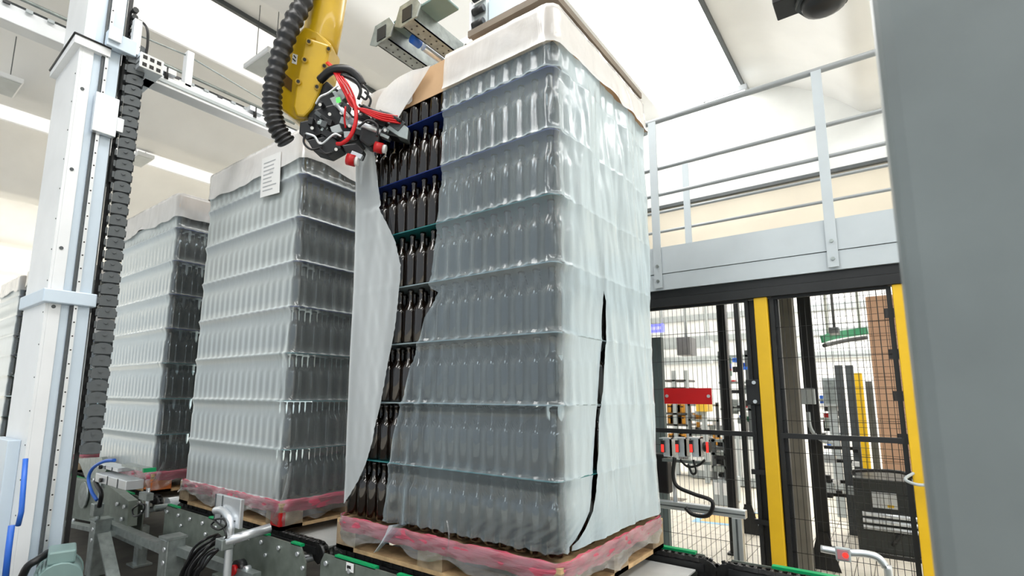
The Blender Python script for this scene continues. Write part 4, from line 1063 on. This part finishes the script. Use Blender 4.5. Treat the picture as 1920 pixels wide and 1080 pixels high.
# aluminium frame with sensors in front of the fence
YS = 1.62
af = thing('profile_frame', (0, YS, 0), 'aluminium profile frame at the right side of the torn load', 'frame')
a = pY(1235, 938, YS); b = pY(1397, 958, YS)
for y, z in ((YS, 0),): box((a.x-.5, YS, a.z-.045), (b.x, YS+.05, a.z-.0)).build('beam', ALU, af, bevel=.003)
box((a.x-.5, YS-.002, a.z-.027), (b.x-.002, YS, a.z-.020)).build('groove', DKGREY, af)
box((b.x-.075, YS+.002, 0), (b.x-.022, YS+.05, a.z-.045)).build('leg', ALU, af, bevel=.003); box((b.x-.054, YS+.0, 0), (b.x-.044, YS+.002, a.z-.05)).build('groove', DKGREY, af)
ss = thing('sensor_cluster', (pY(1265, 880, YS).x, YS+.02, a.z), 'three bracketed red light sensors on the aluminium frame', 'sensors')
MB().cyl((pY(1262, 900, YS).x, YS+.025, a.z), (pY(1262, 900, YS).x, YS+.025, pY(1262, 855, YS).z), .013, 10).build('stand', ALU, ss)
box((pY(1240, 856, YS).x, YS+.01, pY(1240, 856, YS).z-.03), (pY(1330, 856, YS).x, YS+.05, pY(1240, 856, YS).z-.012)).build('carrier', GALV, ss)
for px in (1248, 1275, 1301):
    q = pY(px, 836, YS-.02)
    b_ = MB().box((q.x-.005, YS-.05, q.z-.055), (q.x+.045, YS-.04, q.z+.05)); b_.box((q.x+.035, YS-.05, q.z-.055), (q.x+.045, YS+.02, q.z+.05)); b_.box((q.x-.025, YS-.06, q.z+.045), (q.x+.045, YS+.02, q.z+.05)); b_.box((q.x, YS-.06, q.z-.06), (q.x+.05, YS+.02, q.z-.055))
    h = b_.build('sensor_bracket', ALU, ss)
    box((q.x-.012, YS-.070, q.z-.035), (q.x+.008, YS-.050, q.z+.035)).build('sensor_body', BLACK, h); box((q.x-.009, YS-.073, q.z-.032), (q.x+.006, YS-.0705, q.z+.012)).build('sensor_lens', REDLIT, h)
q = pY(1327, 838, YS); MB().cyl((q.x-.02, YS, q.z), (q.x+.015, YS, q.z), .03, 12).build('round_sensor', BLACK, ss); box((q.x, YS-.033, q.z-.03), (q.x+.012, YS-.0305, q.z+.03)).build('sensor_lens', REDLIT, ss)
for k, pts in enumerate(([(1265, 858), (1262, 890), (1270, 912), (1300, 926), (1335, 940), (1328, 966), (1300, 965), (1285, 952)], [(1275, 862), (1290, 875), (1310, 872), (1322, 862)], [(1300, 862), (1305, 884), (1298, 888), (1290, 870)])):
    MB().tube(spline([pY(x, y, YS-.02 if k else YS-.03) for x, y in pts], 6), .012 if k == 0 else .007, 8).build('cable', RUBBER, ss)
a2 = pY(1232, 850, YS+.1); b2 = pY(1258, 925, YS+.1)
box((a2.x-.12, YS+.06, b2.z), (b2.x, YS+.14, a2.z)).build('black_case', BLACK, ss, bevel=.008)
# reflector on bent pipe right
q = [pY(x, y, 1.25) for x, y in ((1566, 1024), (1594, 1024), (1596, 1055), (1568, 1053))]
t = thing('reflector_pipe', (pY(1665, 1080, 1.25).x, 1.25, 0), 'square red reflector on a bent pipe beside the conveyor', 'reflector')
c = sum(q, Vector())/4; h = abs(q[0].x-q[1].x)/2
box((c.x-h, 1.235, c.z-h), (c.x+h, 1.26, c.z+h)).build('reflector_frame', GREYP, t, bevel=.004); box((c.x-h*.72, 1.232, c.z-h*.72), (c.x+h*.72, 1.2348, c.z+h*.72)).build('reflector_face', mat('reflector_red', (.55, .22, .25), .3), t)
MB().cyl((c.x+.01, 1.231, c.z), (c.x+.01, 1.2318, c.z), h*.42, 14).build('light_spot', REDLIT, t)
e = pY(1667, 1085, 1.25)
MB().tube(spline([Vector((c.x-h-.06, 1.28, c.z+.002)), Vector((c.x, 1.28, c.z)), pY(1620, 1038, 1.28), pY(1645, 1045, 1.28), pY(1660, 1062, 1.28), Vector((e.x, 1.28, e.z)), Vector((e.x, 1.28, .0))], 6), .016, 10).build('bent_pipe', ALU, t)

# ================================================================== FAR HALL
def fbox(px0, py0, px1, py1, y, dy, m, name, label, cat, bevel=0, group=None, base=None):
    a = pY(px0, py0, y); b = pY(px1, py1, y); z0 = b.z if base is None else base
    lo = (min(a.x, b.x), y, min(z0, a.z)); hi = (max(a.x, b.x), y+dy, a.z)
    t = thing(name, ((lo[0]+hi[0])/2, y+dy/2, lo[2]), label, cat, group)
    return t, lo, hi
# cardboard box tower
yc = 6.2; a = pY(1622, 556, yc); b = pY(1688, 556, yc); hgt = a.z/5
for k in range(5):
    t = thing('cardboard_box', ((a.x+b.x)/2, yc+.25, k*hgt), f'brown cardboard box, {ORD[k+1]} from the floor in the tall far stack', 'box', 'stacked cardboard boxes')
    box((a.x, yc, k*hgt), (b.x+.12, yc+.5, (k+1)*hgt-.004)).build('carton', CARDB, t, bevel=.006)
    box(((a.x+b.x)/2+.0, yc-.002, k*hgt+.42*hgt), ((a.x+b.x)/2+.13, yc+.01, k*hgt+.66*hgt)).build('hand_hole', BLACK, t)
# dark machine at right
ym = 3.75
t, lo, hi = fbox(1598, 895, 1722, 1050, ym, .6, DKGREY, 'packing_machine', 'dark machine with silver control panel below the cardboard stack', 'machine', base=0)
box(lo, (hi[0]+.25, hi[1], hi[2])).build('housing', mat('machine_dark', (.045, .05, .048), .45, .3), t, bevel=.01)
p0 = pY(1634, 922, ym-.01); p1 = pY(1684, 956, ym-.01); box((p0.x, ym-.015, p1.z), (p1.x, ym, p0.z)).build('control_panel', ALU, t)
p0 = pY(1664, 947, ym-.02); p1 = pY(1677, 953, ym-.02); box((p0.x, ym-.018, p1.z), (p1.x, ym-.0152, p0.z)).build('yellow_label', YELLOW, t)
for k in range(3):
    z = .32 + k*.05; MB().cyl((lo[0]+.05, ym-.05, z-.12), (hi[0]+.2, ym-.05, z-.12), .018, 10).build('roller', ALU, t)
MB().tube(spline([Vector((lo[0]+.02, ym-.03, hi[2]+.02)), Vector((lo[0]+.04, ym-.03, hi[2]+.06)), Vector((hi[0], ym-.03, hi[2]+.06)), Vector((hi[0]+.05, ym-.03, hi[2]-.15)), Vector((hi[0]-.15, ym-.03, hi[2]-.5))], 5), .014, 8).build('pipe', BLACKM, t)
# control frame left of the machine
t = thing('machine_rack', (pY(1585, 850, 4.3).x, 4.3, 0), 'tall dark machine frame with cross bars left of the dark machine', 'machine frame')
for px in (1572, 1592):
    q = pY(px, 685, 4.3); box((q.x-.03, 4.27, 0), (q.x+.03, 4.33, q.z)).build('upright', DKGREY, t)
for py in (838, 862, 900, 925):
    a = pY(1545, py, 4.3); b = pY(1600, py, 4.3); box((a.x, 4.28, a.z-.015), (b.x, 4.32, a.z+.015)).build('cross_bar', BLACKM, t)
for k in range(10):
    q = pY(random.uniform(1540, 1610), random.uniform(840, 930), 4.25); s = random.uniform(.02, .06)
    box((q.x-s, 4.2, q.z-s*.7), (q.x+s, 4.27, q.z+s*.7)).build('device', random.choice((GREYP, BLACK, ALU, PAPER)), t)
for px0, px1, py, lb, m, y in ((1590, 1616, 700, 'far yellow machine post behind the gate', YELLOW, 5.2), (1622, 1634, 715, 'far slim dark post beside the cardboard stack', DKGREY, 5.4)):
    a = pY(px0, py, y); b = pY(px1, py, y); t = thing('machine_post', ((a.x+b.x)/2, y, 0), lb, 'post', 'far posts')
    box((a.x, y-.05, 0), (b.x, y+.05, a.z)).build('post_tube', m, t); box((a.x-.04, y-.09, 0), (b.x+.04, y+.09, .012)).build('foot_plate', DKGREY, t)
# grey control cabinet
t, lo, hi = fbox(1540, 708, 1573, 762, 5.0, .25, GREYP, 'control_cabinet', 'grey control cabinet on a leg behind the gate', 'cabinet')
box(lo, hi).build('cabinet_body', GREYP, t, bevel=.008); box(((lo[0]+hi[0])/2-.04, 5.08, 0), ((lo[0]+hi[0])/2+.04, 5.16, lo[2])).build('leg', GREYP, t)
box((lo[0]+.02, 4.994, lo[2]+.03), (hi[0]-.02, 5.0, hi[2]-.03)).build('cabinet_door', GALV, t)
# curved green conveyor guide overhead
y = 7.5; t = thing('curved_guide', (pY(1580, 635, y).x, y, pY(1580, 640, y).z), 'curved green overhead conveyor guide in the far hall', 'conveyor guide')
P1 = spline([pY(1541, 636, y-.2), pY(1560, 630, y), pY(1590, 625, y+.3), pY(1625, 620, y+.5)], 6); P2 = spline([pY(1545, 648, y-.2), pY(1562, 644, y), pY(1590, 638, y+.3), pY(1625, 633, y+.5)], 6)
for a, b in zip(P1, P1[1:]): MB().bar(a, b + (b-a)*.05, .04, .11).build('guide_segment', mat('dark_green', (.01, .16, .07), .4), t)
MB().tube(P2, .03, 8).build('lower_rail', BLACKM, t)
for q in (P1[4], P1[-3]): MB().cyl(q, (q.x, q.y, ceil_z(q.x)), .02, 8).build('drop_rod', GALV, t)
t, lo, hi = fbox(1553, 614, 1572, 624, 6.7, .3, DKGREY, 'lamp_shade', 'small dark lamp over the green guide', 'lamp'); box(lo, hi).build('housing', DKGREY, t); MB().cyl(((lo[0]+hi[0])/2, 6.85, hi[2]), ((lo[0]+hi[0])/2, 6.85, ceil_z((lo[0]+hi[0])/2)-.01), .015, 8).build('drop_rod', DKGREY, t)
# tube lamps added to brighten the far hall
for k, (x, y) in enumerate(((-3.2, 7.2), (-1.0, 7.2), (1.6, 7.2), (-4.2, 10.5), (-1.4, 10.5), (1.4, 10.5), (-5.2, 13.5), (-1.8, 13.5), (1.2, 13.5))):
    t = thing('fill_lamp', (x, y, 4.2), f'added tube lamp brightening the far hall, {ORD[k//3+1]} row behind the beam, {ORD[k%3+1]} from left', 'lamp', 'added tube lamps of the far hall')
    box((x-.7, y-.08, 4.24), (x+.7, y+.08, 4.28)).build('reflector', WHITEM, t); MB().cyl((x-.66, y, 4.215), (x+.66, y, 4.215), .022, 10).build('tube', FILLTUBE, t)
    for s_ in (-.5, .5): MB().cyl((x+s_, y, 4.28), (x+s_, y, ceil_z(x+s_)-.01), .005, 6).build('hanger_wire', DKGREY, t)
# grey wall box, blue sign
t, lo, hi = fbox(1268, 633, 1295, 665, 9, .4, DKGREY, 'wall_box', 'square dark grey unit hanging in the far hall', 'unit'); box(lo, hi).build('housing', mat('unit_grey', (.10, .10, .10), .5), t); MB().cyl(((lo[0]+hi[0])/2, 9.2, hi[2]), ((lo[0]+hi[0])/2, 9.2, ceil_z((lo[0]+hi[0])/2)-.01), .03, 8).build('drop_rod', GREYP, t)
t, lo, hi = fbox(1216, 609, 1243, 622, 8.5, .08, BLUELIT, 'blue_sign', 'lit blue sign panel at the left of the far hall', 'sign'); box(lo, hi).build('panel', BLUELIT, t)
for k in range(6):
    x = lo[0]+.02+(hi[0]-lo[0]-.04)*k/6; box((x, 8.494, lo[2]+.05), (x+.022, 8.4995, hi[2]-.05)).build('lettering', PAPER, t)
for s in (.05, .95): MB().cyl((lerp(lo[0], hi[0], s), 8.54, hi[2]), (lerp(lo[0], hi[0], s), 8.54, ceil_z(lerp(lo[0], hi[0], s))-.01), .012, 6).build('drop_rod', GREYP, t)
t, lo, hi = fbox(1238, 640, 1330, 682, 10.5, .5, GREYP, 'duct', 'pale grey duct run behind the hanging unit', 'duct')
for a_, b_ in ((642, 650), (676, 681)):
    p0 = pY(1238, a_, 10.5); p1 = pY(1330, b_, 10.5); box((p0.x-.6, 10.5, p1.z), (p1.x, 10.8, p0.z)).build('duct_run', GREYP, t)
for s in (0, 1): p0 = pY(1240+s*85, 642, 10.6); MB().cyl((p0.x, 10.65, p0.z-.1), (p0.x, 10.65, min(4.4, ceil_z(p0.x)-.02)), .03, 8).build('drop_rod', GREYP, t)
# shelving with orange crates
t = thing('storage_rack', (pY(1260, 800, 7).x, 7, 0), 'grey storage rack seen behind the red sign', 'rack')
ra, rb_ = pY(1240, 700, 7).x, pY(1285, 700, 7).x
for x in (ra, (ra+rb_)/2, rb_): box((x-.03, 7, 0), (x+.03, 7.06, pY(1260, 695, 7).z)).build('upright', GREYP, t)
lv = [pY(1260, y, 7).z for y in (712, 726, 774, 795, 830, 860)]
for z in lv: box((ra, 7, z-.03), (rb_, 7.5, z)).build('shelf', mat('shelf_dark', (.07, .065, .06), .6), t)
ORG = mat('crate_orange', (.75, .33, .03), .5); ki = 0
for z, n in ((lv[3], 4), (lv[4], 3), (lv[2], 3)):
    for k in range(n):
        x = lerp(ra+.05, rb_-.22, k/(max(1, n-1))); ki += 1
        c = thing('storage_crate', (x+.08, 7.2, z), f'orange crate, {ORD[k+1]} from the left on the {["upper", "middle", "lower"][[2, 3, 4].index(lv.index(z))]} rack shelf', 'crate', 'orange crates on the rack')
        box((x, 7.04, z), (x+.17, 7.4, z+.14)).build('crate_body', ORG, c, bevel=.01); box((x+.02, 7.035, z+.09), (x+.15, 7.042, z+.11)).build('grip', BLACK, c)
t, lo, hi = fbox(1304, 756, 1326, 772, 6.4, .3, ORG, 'yellow_bin', 'small yellow bin below the red sign', 'bin'); box(lo, hi).build('bin_body', mat('bin_yellow', (.8, .5, .05), .5), t, bevel=.01); box(((lo[0]+hi[0])/2-.03, 6.5, 0), ((lo[0]+hi[0])/2+.03, 6.56, lo[2])).build('leg', GREYP, t)
# green machine strip
t, lo, hi = fbox(1488, 680, 1503, 830, 5.8, .15, GREEN, 'green_column', 'slim green machine column behind the thick black post', 'machine column', base=0); box(lo, hi).build('column_tube', mat('bright_green', (.02, .42, .18), .4), t)
for k in range(3): box((lo[0]-.01, 5.79, .4+.4*k), (hi[0]+.01, 5.97, .45+.4*k)).build('band', PAPER, t)
# small machine groups in the hall
def clutter(name, label, px0, px1, y, zt_, n, cols, seed):
    rnd = random.Random(seed); a = pY(px0, 800, y).x; b = pY(px1, 800, y).x
    t = thing(name, ((a+b)/2, y, 0), label, 'machine', 'far hall machines')
    box((a, y, 0), (b, y+.5, zt_*.38)).build('base_cabinet', GREYP, t, bevel=.01)
    box((a+.02, y-.006, .12), ((a+b)/2-.02, y, zt_*.34)).build('cabinet_door', FACTW, t); box(((a+b)/2+.02, y-.006, .12), (b-.02, y, zt_*.34)).build('cabinet_door', FACTW, t)
    for x in (a+.03, b-.03): box((x-.02, y, zt_*.38), (x+.02, y+.04, zt_)).build('upright', DKGREY, t)
    for k in range(3): box((a, y, zt_*(.55+.2*k)), (b, y+.04, zt_*(.55+.2*k)+.03)).build('cross_bar', GALV, t)
    for k in range(n):
        w = rnd.uniform(.03, .13); x = rnd.uniform(a, b-w); z = rnd.uniform(zt_*.38, zt_*.92); h = rnd.uniform(.03, .14)
        box((x, y-.03+rnd.random()*.2, z), (x+w, y+.14+rnd.random()*.1, z+h)).build('module', MATS[rnd.choice(cols)], t)
    return t
clutter('filling_machine', 'white filling machine behind the slim black posts', 1352, 1412, 6.5, 1.9, 34, ['far_white', 'red_paint', 'galvanised_steel', 'dark_green', 'black_plastic', 'blue_hose'], 3)
clutter('labelling_machine', 'low white machine under the grey control cabinet', 1530, 1590, 6.8, 1.25, 30, ['far_white', 'red_paint', 'galvanised_steel', 'black_plastic', 'blue_hose', 'aluminium'], 5)
clutter('capping_machine', 'low silver machine left of the slim posts', 1290, 1350, 6.9, 1.15, 30, ['far_white', 'galvanised_steel', 'aluminium', 'black_plastic', 'crate_orange'], 8)
clutter('roller_table', 'low dark machine beside the aluminium sensor frame', 1330, 1362, 4.9, .75, 14, ['black_plastic', 'galvanised_steel', 'dark_grey'], 11)
# floor print
a, b = pZ(1300, 975, .002), pZ(1420, 985, .002)
q = pZ(1340, 982, .003)
t = thing('floor_sticker', (q.x, q.y, .001), 'blue edged orange floor sticker behind the profile frame', 'floor sticker')
pl = [pZ(x, y, .001) for x, y in ((1296, 978), (1330, 955), (1440, 962), (1430, 992))]; MB().extrude(pl, (0, 0, .001)).build('blue_base', mat('sticker_blue', (.30, .55, .75), .5), t)
c = sum(pl, Vector())/4; MB().extrude([c + (p-c)*.8 + Vector((0, 0, .0011)) for p in pl], (0, 0, .001)).build('orange_field', mat('sticker_orange', (.80, .48, .18), .5), t)
